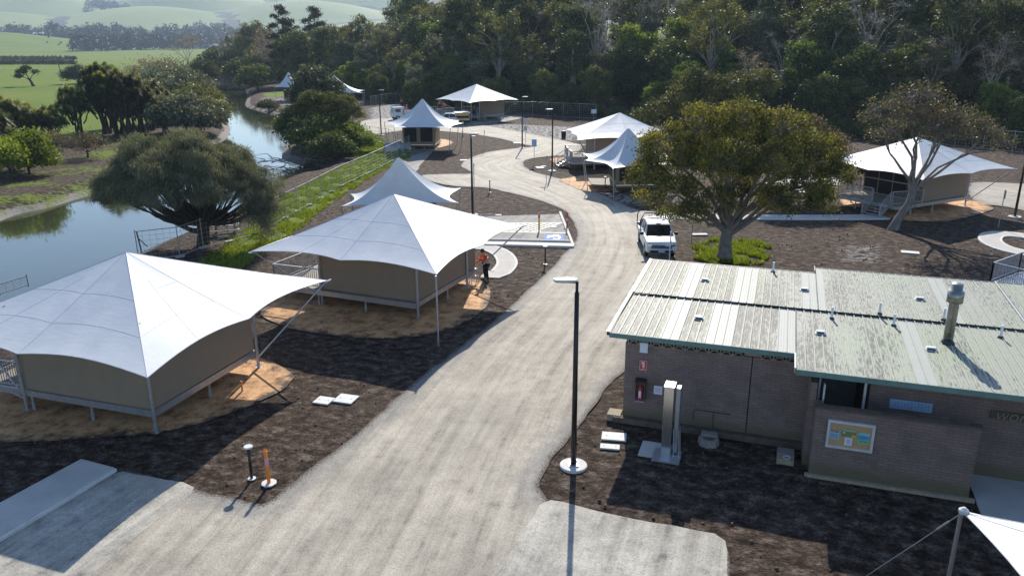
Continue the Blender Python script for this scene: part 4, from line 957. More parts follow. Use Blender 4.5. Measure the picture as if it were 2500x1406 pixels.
# ------------------------------------------------------------------ lamps, bollards, posts, signs
def lamp_post(loc, head_dir, label, h=5.95, r=.075, base=True):
    root = empty('street_lamp', loc, head_dir, label, 'street lamp', 'black street lamps along the gravel roads')
    mb = MB(); mb.tube([(0, 0, 0), (0, 0, h*.5), (0, 0, h-.35)], [r*1.25, r*1.0, r*.9], 'black_metal', 12); mb.tube([(0, 0, h-.4), (0, 0, h-.02)], r*.6, 'black_metal', 10); mb.build('pole', root, smooth=True)
    mb = MB(); prof = [(0, .1), (.1, .15), (.35, .17), (.6, .14), (.68, .05)]
    vs = []
    for x, w_ in prof: vs += [(x, -w_, h), (x, w_, h), (x, w_*.8, h+.06), (x, -w_*.8, h+.06)]
    fs = [(0, 1, 2, 3), tuple(len(vs)-4+k for k in (3, 2, 1, 0))]
    for i in range(len(prof)-1):
        for k in range(4): fs.append((i*4+k, i*4+4+k, i*4+4+(k+1) % 4, i*4+(k+1) % 4))
    mb.add(vs, fs, 'lamp_top'); mb.build('lamp_head', root, bevel=.01)
    mb = MB(); mb.add([(.02, -.09, h-.05), (.55, -.1, h-.03), (.6, .1, h-.03), (.02, .09, h-.05), (0, -.12, h), (.62, -.13, h), (.64, .13, h), (0, .12, h)], [(3, 2, 1, 0), (0, 1, 5, 4), (1, 2, 6, 5), (2, 3, 7, 6), (3, 0, 4, 7)], 'black_metal'); mb.build('lamp_housing', root)
    if base:
        mb = MB(); mb.lathe([(.42, -.05), (.42, .045), (.4, .06)], 'concrete_edge', n=32); mb.build('footing', root); mb = MB(); mb.box((0, 0, .075), (.3, .3, .025), 'galvanised')
        for i in (-1, 1):
            for j in (-1, 1): mb.tube([(i*.11, j*.11, .08), (i*.11, j*.11, .15)], .015, 'galvanised', 6)
        mb.build('base_plate', root)
    return root
L = g(1400, 1137); lamp_post(L, R(180), 'foreground street lamp on a round concrete footing between road and toilet block')
for px, hd, lb in (((1348, 418), 180, 'black street lamp inside the road bend, just left of the tents behind the eucalypt'), ((1275, 362), 0, 'black street lamp at the far bend beside the give way sign'),
                   ((1154, 525), 0, 'black street lamp rising behind the middle tent, right of the star-shaped tent'), ((931, 330), 0, 'farthest street lamp, left of the tent with two dark windows'),
                   ((2477, 530), 0, 'black street lamp beside the right-hand large tent, at the picture edge')):
    lamp_post(g(*px), R(hd), lb)
def bollard(px, label, h=1.08):
    root = empty('bollard_light', g(*px), 0, label, 'bollard light', 'low black bollard lights beside the paths')
    mb = MB(); mb.tube([(0, 0, 0), (0, 0, h-.04)], .045, 'black_metal', 12); mb.build('post', root, smooth=True)
    mb = MB(); mb.lathe([(.05, -.07), (.13, -.03), (.135, 0), (.12, .015)], 'lamp_top', (0, 0, h), 20); mb.build('lamp_head', root)
    mb = MB(); mb.lathe([(.12, 0), (.12, .02), (.05, .03)], 'lamp_top', (0, 0, 0), 18); mb.build('base_plate', root); return root
for px, lb in (((615, 1168), 'low bollard light next to the orange post in the left foreground'), ((1331, 645), 'low bollard light on dark soil right of the curved path below the parking bay'), ((1196, 470), 'low bollard light on the soil wedge between driveway and road'),
               ((1477, 462), 'low bollard light in front of the small peaked tent by the eucalypt'), ((1130, 340), 'low bollard light in front of the ute with the timber box'), ((993, 358), 'low bollard light at the left corner of the tent with two dark windows')):
    bollard(px, lb)
def delineator(px, label, name, body, base, band=None, h=1.15, kind='orange'):
    root = empty(name, g(*px), R(12), label, 'marker post')
    mb = MB(); mb.lathe([(.055, .03), (.048, h*.85), (.06, h*.86), (.055, h-.08), (.03, h-.06)], body, n=14); mb.tube([(0, 0, h-.06), (0, 0, h)], .02, body, 8); mb.tube([(-.04, 0, h-.05), (-.03, 0, h), (.03, 0, h), (.04, 0, h-.05)], .012, body, 6); mb.build('post', root, smooth=False)
    if band:
        for (z0, z1, m) in band: mb = MB(); mb.lathe([(.058, z0), (.058, z1)], m, n=14); mb.build('reflective_band', root)
    mb = MB(); mb.prism([(.23*math.cos(R(22.5+45*k)), .23*math.sin(R(22.5+45*k))) for k in range(8)], 0, .04, base); mb.build('base', root, bevel=.01)
delineator((657, 1180), 'orange traffic marker post with a pink band on a pale base, left foreground', 'marker_post', 'orange_plastic', 'concrete_edge', [(.62, .82, 'pink_band')])
delineator((1384, 560), 'red traffic marker post with a silver band at the end of the hatched bay', 'marker_post', 'red_paint', 'rubber', [(.6, .78, 'silver_band')], 1.2)
r_ = empty('yellow_bollard', g(1316, 565), 0, 'yellow steel bollard with a red top in the hatched parking bay', 'bollard')
mb = MB(); mb.tube([(0, 0, 0), (0, 0, 1.15)], .06, 'yellow_paint', 14); mb.box((0, 0, .01), (.24, .24, .02), 'yellow_paint'); mb.build('post', r_); mb = MB(); mb.lathe([(.066, .93), (.066, 1.2), (.04, 1.23)], 'red_paint', n=14); mb.lathe([(.064, 1.2), (.03, 1.245)], 'white_paint', n=12); mb.build('cap', r_)
def sign(px, h, shape, label, rz=0, mat='paper_white', w_=.45, hh=.6, plates=None, lean=0):
    root = empty('road_sign', g(*px), R(rz), label, 'sign')
    mb = MB(); mb.tube([(0, 0, 0), (lean, 0, h)], .028, 'galvanised', 8); mb.build('post', root)
    mb = MB()
    for (z, s, a, b, m) in (plates or [(h-hh/2, shape, w_, hh, mat)]):
        if s == 'tri': vs = [(-a/2, z+b/2), (a/2, z+b/2), (0, z-b/2)]
        else: vs = [(-a/2, z-b/2), (a/2, z-b/2), (a/2, z+b/2), (-a/2, z+b/2)]
        n = len(vs); V = [(x, -.035, zz) for x, zz in vs]+[(x, -.05, zz) for x, zz in vs]
        mb.add(V, [tuple(range(n)), tuple(range(n, 2*n))[::-1]]+[(i, n+i, n+(i+1) % n, (i+1) % n) for i in range(n)], m)
    mb.build('plate', root); return root
sign((1283, 350), 2.9, 'tri', 'back of a give way sign with a small plate below, beside the far street lamp', plates=[(2.62, 'tri', .8, .72, 'galvanised'), (1.85, 'sq', .45, .55, 'galvanised')])
sign((1304, 402), 2.6, 'sq', 'pale blue rectangular sign on a thin post at the inside of the road bend', mat='paper_sky', w_=.5, hh=.75)
sign((1334, 447), 2.5, 'sq', 'narrow sign seen edge-on between the bend and the street lamp', rz=80, w_=.3, hh=.4, mat='galvanised')
sign((1183, 372), 2.5, 'sq', 'thin sign post standing on the dark soil inside the far bend', rz=85, w_=.3, hh=.3, mat='galvanised')
sign((1449, 300), 2.0, 'sq', 'white notice sign behind the tent at the road bend', w_=.8, hh=.6, mat='paper_white')
sign((1159, 530), 4.0, 'sq', 'thin galvanised sign post just right of the lamp behind the middle tent', rz=90, w_=.3, hh=.3, mat='galvanised')
sign((2437, 556), 2.6, 'sq', 'tall sign post with a plate seen edge-on, beside the curved path at the right', rz=70, w_=.42, hh=.6, mat='galvanised')
sign((1520, 650), 2.3, 'sq', 'thin white pipe post at the corner of the toilet roof', rz=60, w_=.1, hh=.1, mat='white_paint') if False else None
sign((1688, 590), 2.9, 'sq', 'thin grey stake standing between the ute and the eucalypt', rz=80, w_=.05, hh=.05, mat='galvanised')
r_ = empty('service_stub', g(1634, 638), 0, 'white capped pipe with a side arm sticking up behind the toilet roof corner', 'pipe')
mb = MB(); mb.tube([(0, 0, 0), (0, 0, 1.75)], .035, 'pvc_pipe', 8); mb.tube([(0, 0, .9), (-.28, 0, .95)], .03, 'pvc_pipe', 6); mb.tube([(0, 0, 1.75), (0, 0, 1.8)], .05, 'pvc_pipe', 8); mb.build('pipe', r_)
r_ = empty('service_pedestal', g(1187, 552), R(10), 'white power pedestal with a flat top beside the parking bay', 'pedestal')
mb = MB(); mb.box((0, 0, .4), (.14, .12, .8), 'white_paint'); mb.build('post', r_); mb = MB(); mb.box((0, 0, .84), (.75, .55, .04), 'white_paint', mat=Euler((R(-12), 0, 0)).to_matrix()); mb.build('top', r_)
def pit(px, w_, d, rz, label, h=.05):
    p = g(*px); o = None; mb = MB(); mb.box((0, 0, h/2), (w_, d, h), 'concrete_pit'); 
    for q in (-.3, .3): mb.box((q*w_, 0, h+.003), (.05, .03, .006), 'gutter_dark')
    o = mb.build('pit_lid', bevel=.006); o.location = p; o.rotation_euler = (0, 0, R(rz)); tag(o, label, 'pit lid')
for a in (((791, 979), .62, .55, -17, 'small square concrete pit lid, left of a pair on dark soil near the left tent'), ((845, 975), .75, .66, -17, 'larger square concrete pit lid, right of a pair on dark soil near the left tent'),
          ((1499, 1067), .8, .52, -10, 'bright pit lid beside the lamp footing, the upper of two'), ((1489, 1092), .62, .3, -10, 'bright pit lid beside the lamp footing, the lower of two'),
          ((2222, 617), 1.0, .55, -22, 'single long pit lid on bare soil below the shadow of the bare tree'), ((1951, 464), .75, .6, 5, 'pit lid beyond the drooping eucalypt branch, the upper of two'), ((1952, 470), .95, .6, 5, 'pit lid beyond the drooping eucalypt branch, the lower of two'),
          ((1708, 573), 1.0, .42, 2, 'pit lid between the white ute and the eucalypt trunk'), ((1132, 392), .8, .8, 0, 'flat pit lid on the soil inside the far bend, near the road edge'), ((1263, 350), .95, .9, 0, 'flat pit lid at the foot of the far street lamp'),
          ((1318, 410), .75, 1.2, 10, 'round-cornered pit lid at the inside of the bend below the blue sign'), ((1327, 407), .5, .5, 0, 'small pit lid between the blue sign and the lamp in the bend'), ((1352, 555), .4, .35, 0, 'small white cover on the hatched bay'), ((1217, 526), .45, .3, 0, 'small pit lid on the soil above the parking bay'),
          ((1155, 333), .6, .7, 0, 'small pit lid on the far soil near the ute'), ((2380, 520), .4, .4, 0, 'small white cover near the lamp at the right edge')):
    pit(*a)
r_ = empty('timber_peg', g(592, 955), 0, 'rusty brown peg standing in the sunlit orange sand', 'peg'); mb = MB(); mb.tube([(0, 0, 0), (-.01, 0, .42)], .04, 'paper_orange', 6); mb.build('stake', r_)
r_ = empty('litter_bin', g(1376, 338), 0, 'small dark bin on the far side of the gravel road', 'bin'); mb = MB(); mb.lathe([(.28, 0), (.32, .8), (.34, .85), (.3, .95)], 'dark_plastic', n=14); mb.build('body', r_)
o = None
# ramp rails at the right edge
q = [g(2417, 690, .6), g(2500, 712, .6), g(2640, 742, .6)]; q2 = [g(2417, 690, .6), g(2485, 664, .6), g(2560, 655, .6)]
ramp = empty('access_ramp', q[0], 0, 'galvanised ramp platform with railings at the right edge above the roof', 'ramp')
lo = [tuple((Vector(p)-q[0])[:2]) for p in q]; lo2 = [tuple((Vector(p)-q[0])[:2]) for p in q2]
mb = MB(); mb.prism([lo[0], lo[2], (lo[2][0]+1, lo[2][1]+3), lo2[2], lo2[1]], -.1, -.02, 'galvanised'); mb.build('deck', ramp)
for pp in (lo, lo2): railing(ramp, pp, 0, h=1.05, gap=.1, top='galvanised')
mb = MB(); mb.bar((*lo[0], -.22), (*lo[2], -.22), .05, .26, 'galvanised'); mb.build('bearer', ramp)
for p in (lo[0], lo[1], lo2[1]): mb = MB(); mb.tube([(*p, -.6), (*p, -.1)], .05, 'galvanised', 8); mb.build('stump', ramp)

# ------------------------------------------------------------------ fences
def mesh_fence(pts, label, h=1.9, step=2.6, wires=6, blocks=True, name='mesh_fence', mat='galvanised', r=.022, top='galvanised'):
    o0 = Vector(pts[0]); root = empty(name, o0, 0, label, 'fence'); P = [Vector(p)-o0 for p in pts]; posts = []
    mb = MB(); mw = MB()
    for a, b in zip(P[:-1], P[1:]):
        n = max(1, round((b-a).length/step))
        for i in range(n):
            p, q = a.lerp(b, i/n), a.lerp(b, (i+1)/n); posts.append(p)
            mb.bar(p+Vector((0, 0, h)), q+Vector((0, 0, h)), r*1.9, r*1.9, top); mb.bar(p+Vector((0, 0, .1)), q+Vector((0, 0, .1)), r*1.7, r*1.7, mat)
            for k in range(1, wires): z = .1+(h-.1)*k/wires; mw.bar(p+Vector((0, 0, z)), q+Vector((0, 0, z)), .012, .012, mat)
            m = int((q-p).length/.35)
            for k in range(1, m): s = p.lerp(q, k/m); mw.bar(s+Vector((0, 0, .1)), s+Vector((0, 0, h)), .01, .01, mat)
    posts.append(P[-1]); mb.build('rail', root); mw.build('mesh', root)
    for p in posts[:98]: m2 = MB(); m2.tube([p, p+Vector((0, 0, h+.1))], r*1.3, mat, 6); m2.build('post', root)
    if blocks:
        for p in posts[:98]: m2 = MB(); m2.box(p+Vector((0, 0, .06)), (.5, .25, .12), 'concrete', rz=.9); m2.build('block', root)
    return root
mesh_fence([g(340, 640), g(440, 628), g(497, 606), g(560, 592), g(622, 575)], 'temporary mesh fence along the bank behind the left tent, under the grey she-oak', 1.85)
mesh_fence([g(622, 575), g(665, 552), g(755, 502), g(835, 455), g(905, 422), g(1000, 372)], 'long temporary mesh fence along the green strip beside the river', 1.85)
mesh_fence([g(868, 330), g(905, 345), g(950, 352), g(985, 372)], 'short mesh fence left of the tent with two dark windows', 1.85)
mesh_fence([g(1028, 293), g(1110, 296), g(1180, 288)], 'mesh fence behind the workers deck of the far large tent', 2.1, blocks=False)
mesh_fence([g(1232, 284), g(1300, 283), g(1375, 287), g(1455, 291)], 'dark mesh fence along the forest foot right of the far large tent', 2.3, 3.2, blocks=False)
mesh_fence([g(2060, 318), g(2180, 338), g(2330, 358), g(2470, 372), g(2640, 392)], 'mesh fence along the forest foot at the right', 2.3, 3.4, blocks=False)
mesh_fence([g(905, 262), g(945, 254), g(990, 252)], 'mesh fence between the island tree and the far gravel patch', 2.0, blocks=False)
mesh_fence([g(-60, 742, -.2), g(0, 722, -.1), g(70, 700, -.1)], 'low wire fence on the bank behind the left tent peak', .6, blocks=False)

# ------------------------------------------------------------------ picnic table, sticks
r_ = empty('picnic_table', g(552, 572), R(20), 'grey picnic table with benches between the she-oak and the fence', 'picnic table')
mb = MB(); mb.box((0, 0, .75), (1.9, .85, .05), 'concrete'); mb.build('table_top', r_)
for y in (-.75, .75): mb = MB(); mb.box((0, y, .45), (1.8, .32, .05), 'concrete'); mb.build('seat', r_)
for x in (-.6, .6): mb = MB(); mb.box((x, 0, .37), (.14, .5, .73), 'timber_grey'); mb.build('leg', r_)
for x in (-.6, .6):
    for y in (-.75, .75): mb = MB(); mb.box((x, y, .22), (.12, .2, .43), 'timber_grey'); mb.build('leg', r_)
r_ = empty('mooring_post', g(345, 606, -.9), 0, 'broken timber stake leaning in the water edge above the left tent peak', 'stake')
mb = MB(); mb.tube([(-.0, 0, -.4), (-.15, 0, 1.15)], .05, 'gutter_dark', 6); mb.tube([(-.1, 0, .7), (.45, 0, .1)], .04, 'gutter_dark', 6); mb.build('stake', r_)
r_ = empty('tarp_heap', g(972, 372), R(30), 'crumpled grey tarp thrown over the mesh fence near the two-window tent', 'tarp')
V = []; n = 12
for i in range(n):
    for j in range(6): V.append(((i-6)*.28, (j-3)*.2+random.uniform(-.1, .1), 1.3-abs(j-2.5)*.38+random.uniform(-.22, .22)))
o = link(bpy.data.objects.new('sheet', np_mesh('sheet', V, [(i*6+j, i*6+j+1, (i+1)*6+j+1, (i+1)*6+j) for i in range(n-1) for j in range(5)], ['galvanised'])), r_)
for i, (px, lb) in enumerate((((2320, 393), 'white and blue rubbish heap on soil near the right fence'),)):
    r_ = empty('rubbish_heap', g(*px), 0, lb, 'rubbish'); mb = MB()
    for k in range(9): mb.box((random.uniform(-1.2, 2), random.uniform(-.5, .5), .1), (random.uniform(.2, .7), random.uniform(.2, .4), .15), random.choice(['paper_white', 'paper_sky', 'timber_grey']), rz=random.uniform(0, 3), taper=.6)
    mb.build('scraps', r_)

# ------------------------------------------------------------------ vehicles
def wheel(root, x, y, r=.37, w_=.24):
    t = MB(); M = Matrix.Rotation(math.pi/2, 3, 'Y')
    def lat(prof, m, mb):
        o = len(mb.v); n = 20
        for rr, xx in prof:
            for k in range(n): th = 2*math.pi*k/n; mb.v.append((x+xx, y+rr*math.cos(th), r+rr*math.sin(th)))
        fs = [(o+i*n+k, o+i*n+(k+1) % n, o+(i+1)*n+(k+1) % n, o+(i+1)*n+k) for i in range(len(prof)-1) for k in range(n)]+[tuple(o+k for k in range(n))[::-1], tuple(o+(len(prof)-1)*n+k for k in range(n))]
        mb.f += fs; mb.m += [mb.mi(m)]*len(fs)
    lat([(r*.7, -w_/2), (r, -w_/2+.03), (r, w_/2-.03), (r*.7, w_/2)], 'rubber', t); wo_ = t.build('wheel', root)
    t = MB(); lat([(r*.55, -w_/2-.01), (r*.6, 0), (r*.55, w_/2+.01)], 'galvanised', t); t.build('rim', wo_)
def prof_ext(mb, prof, m, inset=0.0):
    """side profile (y, z, halfwidth) lofted across x"""
    n = len(prof); V = [(-w_, y, z) for y, z, w_ in prof]+[(w_, y, z) for y, z, w_ in prof]
    mb.add(V, [tuple(range(n)), tuple(range(n, 2*n))[::-1]]+[(i, n+i, n+(i+1) % n, (i+1) % n) for i in range(n)], m)
def ute(loc, rz, label, hero=False, tray='open'):
    root = empty('utility_truck', loc, rz, label, 'ute')        # front looks along -Y
    mb = MB(); prof_ext(mb, [(-2.55, .42, .82), (-2.62, .6, .88), (-2.58, .95, .88), (-2.45, 1.06, .84), (-1.5, 1.2, .84), (-1.42, 1.2, .88), (.95, 1.22, .88), (.95, .42, .9), (-1.2, .42, .9), (-1.25, .62, .9), (-1.5, .8, .9), (-1.85, .8, .9), (-2.1, .62, .9), (-2.15, .42, .9)], 'car_paint')
    mb.build('body', root, bevel=.05)
    mb = MB(); prof_ext(mb, [(-1.5, 1.18, .8), (-.75, 1.72, .68), (.55, 1.74, .68), (.85, 1.18, .8)], 'glass_dark'); mb.build('window', root, bevel=.02)
    mb = MB(); prof_ext(mb, [(-.8, 1.715, .69), (-.6, 1.78, .66), (.4, 1.79, .66), (.62, 1.73, .69)], 'car_paint'); 
    for s in (-1, 1):
        mb.bar((s*.81, -1.5, 1.2), (s*.69, -.77, 1.73), .07, .06, 'car_paint'); mb.bar((s*.81, -.25, 1.2), (s*.69, -.2, 1.73), .05, .1, 'car_paint'); mb.bar((s*.81, .86, 1.2), (s*.69, .56, 1.73), .06, .14, 'car_paint')
    mb.build('roof', root, bevel=.02)
    if hero:
        mb = MB(); mb.box((0, -2.64, .8), (1.2, .05, .2), 'bin_blue')
        for x in (-.5, -.36, -.22, .22, .36, .5): mb.box((x, -2.67, .8), (.035, .02, .2), 'chrome')
        mb.box((0, -2.67, .8), (.16, .03, .14), 'chrome'); mb.build('grille', root)
        mb = MB(); mb.box((0, -2.63, .52), (1.35, .06, .14), 'dark_plastic'); mb.build('bumper_grille', root)
        mb = MB(); mb.box((.0, -2.67, .53), (.38, .015, .12), 'paper_sky'); mb.build('number_plate', root)
        mb = MB(); mb.box((0, -.65, 1.78), (.26, .12, .05), 'white_paint'); mb.build('roof_box', root)
    for s in (-1, 1):
        mb = MB(); mb.box((s*.68, -2.55, .88), (.3, .14, .14), 'chrome', rz=s*.25); mb.build('headlight', root, bevel=.02)
        mb = MB(); mb.box((s*1.02, -1.15, 1.26), (.22, .1, .18), 'dark_plastic'); mb.build('mirror', root, bevel=.02)
        mb = MB(); mb.box((s*.9, -1.05, .98), (.02, .16, .03), 'dark_plastic'); mb.box((s*.905, .1, .98), (.02, .16, .03), 'dark_plastic'); mb.build('handle', root)
        for y in (-1.68, 1.75): wheel(root, s*.78, y)
    mb = MB(); mb.box((0, 1.75, .78), (1.85, 2.1, .1), 'galvanised'); mb.box((0, 1.7, .5), (.9, 2.4, .3), 'dark_plastic')
    for s in (-1, 1): mb.box((s*.92, 1.75, .93), (.04, 2.1, .26), 'galvanised' if tray == 'open' else 'timber_box')
    mb.box((0, 2.8, .93), (1.85, .04, .26), 'galvanised'); mb.build('tray', root)
    if tray == 'open':
        mb = MB(); z = 2.05
        for pts in ([(-.9, .9, .9), (-.9, .9, 1.6), (-.66, .9, z), (.66, .9, z), (.9, .9, 1.6), (.9, .9, .9)],): mb.tube(pts, .035, 'black_metal', 6)
        mb.tube([(-.9, 2.7, .9), (-.9, 2.7, 1.6), (-.66, 2.7, z+.02), (.66, 2.7, z+.02), (.9, 2.7, 1.6), (.9, 2.7, .9)], .035, 'black_metal', 6); mb.bar((-.55, 1., 1.75), (.6, 1., 1.78), .1, .06, 'galvanised'); mb.build('ladder_rack', root)
        mb = MB(); mb.lathe([(.38, 0), (.45, .1), (.45, .6), (.3, .75), (.1, .78)], 'gutter_dark', (-.35, 1.6, .83), 14); mb.build('tank', root)
    else:
        mb = MB(); mb.box((0, 1.75, 1.62), (1.84, 2.1, .42), 'timber_box'); mb.build('canopy_box', root); mb = MB(); mb.box((0, 1.75, 1.86), (1.95, 2.3, .05), 'cream_metal'); mb.box((.1, 2.3, 1.95), (1.5, .9, .04), 'white_paint'); mb.build('lid', root)
        mb = MB(); mb.box((0, 1.75, 1.25), (1.7, 2., .32), 'dark_plastic'); mb.build('storage_bay', root)
    return root
pu = g(1597, 628); ute((pu.x+.42, pu.y+1.9, .02), R(-3), 'white ute with open tray and black rack parked nose to the camera beside the eucalypt', hero=True)
pu = g(1100, 306); ute((pu.x, pu.y, .02), R(-80), 'white ute with a tan timber box on its tray, side-on behind the two-window tent', tray='box')
r_ = empty('small_truck', g(990, 292), R(-62), 'white cab-over truck parked left of the blue peaked tent top', 'truck')
mb = MB(); prof_ext(mb, [(-2.2, .5, .9), (-2.3, 1.1, .9), (-2.05, 2.05, .84), (-.7, 2.1, .84), (-.65, .5, .9)], 'car_paint'); mb.build('cab', r_, bevel=.06)
mb = MB(); prof_ext(mb, [(-2.31, 1.15, .8), (-2.1, 1.9, .76), (-2.06, 1.9, .76), (-2.26, 1.15, .8)], 'glass_dark'); mb.box((0, -1.5, 1.55), (1.84, .8, .5), 'glass_dark'); mb.build('window', r_)
mb = MB(); mb.box((0, 1.0, .85), (1.95, 3.1, .14), 'galvanised')
for s in (-1, 1): mb.box((s*.97, 1., 1.15), (.05, 3.1, .5), 'white_paint')
mb.box((0, -.5, 1.5), (1.9, .06, 1.2), 'white_paint'); mb.build('tray', r_)
mb = MB(); mb.box((-1.08, -2.0, 1.6), (.1, .08, .35), 'dark_plastic'); mb.box((1.08, -2., 1.6), (.1, .08, .35), 'dark_plastic'); mb.build('mirror', r_)
for s in (-1, 1):
    for y in (-1.6, 1.6): wheel(r_, s*.82, y, .38, .22)

# ------------------------------------------------------------------ people
def person(loc, rz, label, pose='pole', shirt='orange_cloth', h=1.78, helmet=None):
    """one skinned body; clothes are close-fitting shells on it"""
    k = h/1.78; root = empty('person', loc, rz, label, 'person'); root.scale = (k,)*3
    lean = .12 if pose == 'pole' else (.55 if pose == 'bend' else .03)
    hip = Vector((0, 0, .93)); ch = Vector((0, -lean*.75, 1.38 if pose != 'bend' else 1.22)); nk = ch+Vector((0, -lean*.3, .13)); hd = nk+Vector((0, -.05-lean*.25, .14))
    J = {'hip': (hip, .13), 'waist': (hip.lerp(ch, .45), .12), 'chest': (ch, .15), 'neck': (nk, .055), 'head': (hd, .1)}
    E_ = [('hip', 'waist'), ('waist', 'chest'), ('chest', 'neck'), ('neck', 'head')]
    for s, n in ((-1, 'l'), (1, 'r')):
        J['hp'+n] = (hip+Vector((s*.1, 0, -.06)), .1); J['kn'+n] = (Vector((s*.13, -.03, .49)), .062); J['an'+n] = (Vector((s*.15, .03, .09)), .042); J['to'+n] = (Vector((s*.17, -.13, .04)), .038)
        E_ += [('hip', 'hp'+n), ('hp'+n, 'kn'+n), ('kn'+n, 'an'+n), ('an'+n, 'to'+n)]
        if pose == 'pole': el = ch+Vector((s*.27, -.12, -.24)); wr = ch+Vector((s*.1-.04, -.36, -.2+s*.12))
        elif pose == 'bend': el = ch+Vector((s*.25, -.12, -.25)); wr = ch+Vector((s*.2, -.3, -.42))
        else: el = ch+Vector((s*.27, .03, -.27)); wr = ch+Vector((s*.28, -.1, -.5))
        J['sh'+n] = (ch+Vector((s*.18, 0, .03)), .062); J['el'+n] = (el, .045); J['wr'+n] = (wr, .03)
        E_ += [('chest', 'sh'+n), ('sh'+n, 'el'+n), ('el'+n, 'wr'+n)]
    def skin(name, keys, mat, grow, parent):
        ks = [q for q in J if q in keys]; me = bpy.data.meshes.new(name); me.from_pydata([J[q][0] for q in ks], [(ks.index(a), ks.index(b)) for a, b in E_ if a in ks and b in ks], [])
        me.materials.append(MATS[mat]); o = link(bpy.data.objects.new(name, me), parent); sm = o.modifiers.new('skin', 'SKIN'); sm.use_smooth_shade = True
        for i, q in enumerate(ks): me.skin_vertices[0].data[i].radius = (J[q][1]+grow,)*2; me.skin_vertices[0].data[i].use_root = (i == 0)
        o.modifiers.new('sub', 'SUBSURF').levels = 1; return o
    body = skin('body', set(J), 'skin', 0, root)
    skin('shirt', {'hip', 'waist', 'chest', 'shl', 'shr', 'ell', 'elr', 'wrl', 'wrr'}, shirt, .022, body)
    skin('trousers', {'hip', 'hpl', 'hpr', 'knl', 'knr', 'anl', 'anr'}, 'navy_cloth', .026, body)
    for n in 'lr': mb = MB(); a = J['to'+n][0]; mb.box((a.x, a.y+.04, .05), (.1, .3, .1), 'bark_brown'); mb.build('boot', body, bevel=.02)
    if shirt == 'orange_cloth':
        mb = MB(); c = J['waist'][0]; mb.lathe([(.168, 0), (.168, .05)], 'silver_band', (c.x, c.y, c.z-.0), 14); c2 = J['chest'][0]; mb.lathe([(.188, 0), (.188, .045)], 'silver_band', (c.x, (c.y+c2.y)/2, c.z+.13), 14); mb.build('reflective_band', body)
    # face, hair or hat
    hm = J['head'][0]; mb = MB(); mb.lathe([(.02, .16), (.07, .135), (.1, .09), (.112, .03), (.105, -.03)][::-1], helmet or 'hair', (hm.x, hm.y+.012, hm.z-.01), 14); mb.build('helmet' if helmet else 'hair', body)
    mb = MB(); mb.box((hm.x, hm.y-.115, hm.z-.01), (.025, .04, .045), 'skin', taper=.5)
    for s in (-1, 1): mb.box((hm.x+s*.036, hm.y-.1, hm.z+.025), (.025, .015, .012), 'hair'); mb.box((hm.x+s*.11, hm.y, hm.z), (.02, .035, .06), 'skin')
    mb.box((hm.x, hm.y-.1, hm.z-.055), (.05, .015, .01), 'pink_band'); mb.build('face', body)
    for n, s in (('l', -1), ('r', 1)):       # palm, four fingers curled, thumb
        wv = J['wr'+n][0]; mb = MB(); mb.box((wv.x, wv.y-.04, wv.z), (.03, .09, .08), 'skin')
        for i in range(4): zz = .03-.02*i; L_ = (.055, .062, .058, .045)[i]; mb.tube([(wv.x, wv.y-.08, wv.z+zz), (wv.x-s*.03, wv.y-.08-L_*.6, wv.z+zz), (wv.x-s*.055, wv.y-.07-L_*.3, wv.z+zz)], [.009, .008, .007], 'skin', 6)
        mb.tube([(wv.x, wv.y-.03, wv.z+.04), (wv.x-s*.03, wv.y-.07, wv.z+.06)], [.011, .009], 'skin', 6); mb.build('hand', body)
    return root
pm = g(1187, 684); person((pm.x, pm.y, 0), R(-60), 'man in orange high-visibility shirt and dark trousers working at the corner of the middle tent', 'pole')
sp_ = empty('pole_tool', (pm.x-.5, pm.y-.2, 0), 0, 'long thin pole held up by the worker in orange at the middle tent', 'tool')
mb = MB(); mb.tube([(.15, .0, .05), (.0, .05, 1.1), (-.14, .1, 2.2)], .02, 'orange_plastic', 6); mb.build('shaft', sp_)
st = empty('step_ladder', g(1158, 690), R(20), 'small aluminium stand with tools at the middle tent corner', 'stand')
mb = MB()
for s in (-1, 1): mb.bar((s*.2, -.15, 0), (s*.15, 0, .75), .04, .03, 'galvanised'); mb.bar((s*.2, .2, 0), (s*.15, 0, .75), .04, .03, 'galvanised')
mb.box((0, 0, .76), (.4, .2, .03), 'white_paint'); mb.box((0, -.08, .4), (.38, .12, .03), 'galvanised'); mb.build('frame', st)
person(g(981, 262), R(30), 'person in orange-red high-visibility clothing standing near the forest fence with a white hard hat', 'stand', helmet='white_paint')
person(g(993, 283), R(10), 'person with a red cap behind the white cab-over truck', 'stand', helmet='red_paint')
dk = g(1071, 272, .78); person((dk.x, dk.y+2, .78), R(20), 'person in faded orange standing on the far tent deck, left one of two', 'stand')
dk = g(1088, 276, .78); person((dk.x, dk.y+1.5, .78), R(-60), 'person in bright orange bending over the far tent deck railing, right one of two', 'bend')
dk = g(1158, 285, .78); person((dk.x, dk.y+1, .78), R(0), 'person in dark clothes in the shade under the far tent canopy', 'stand', shirt='bark_brown')
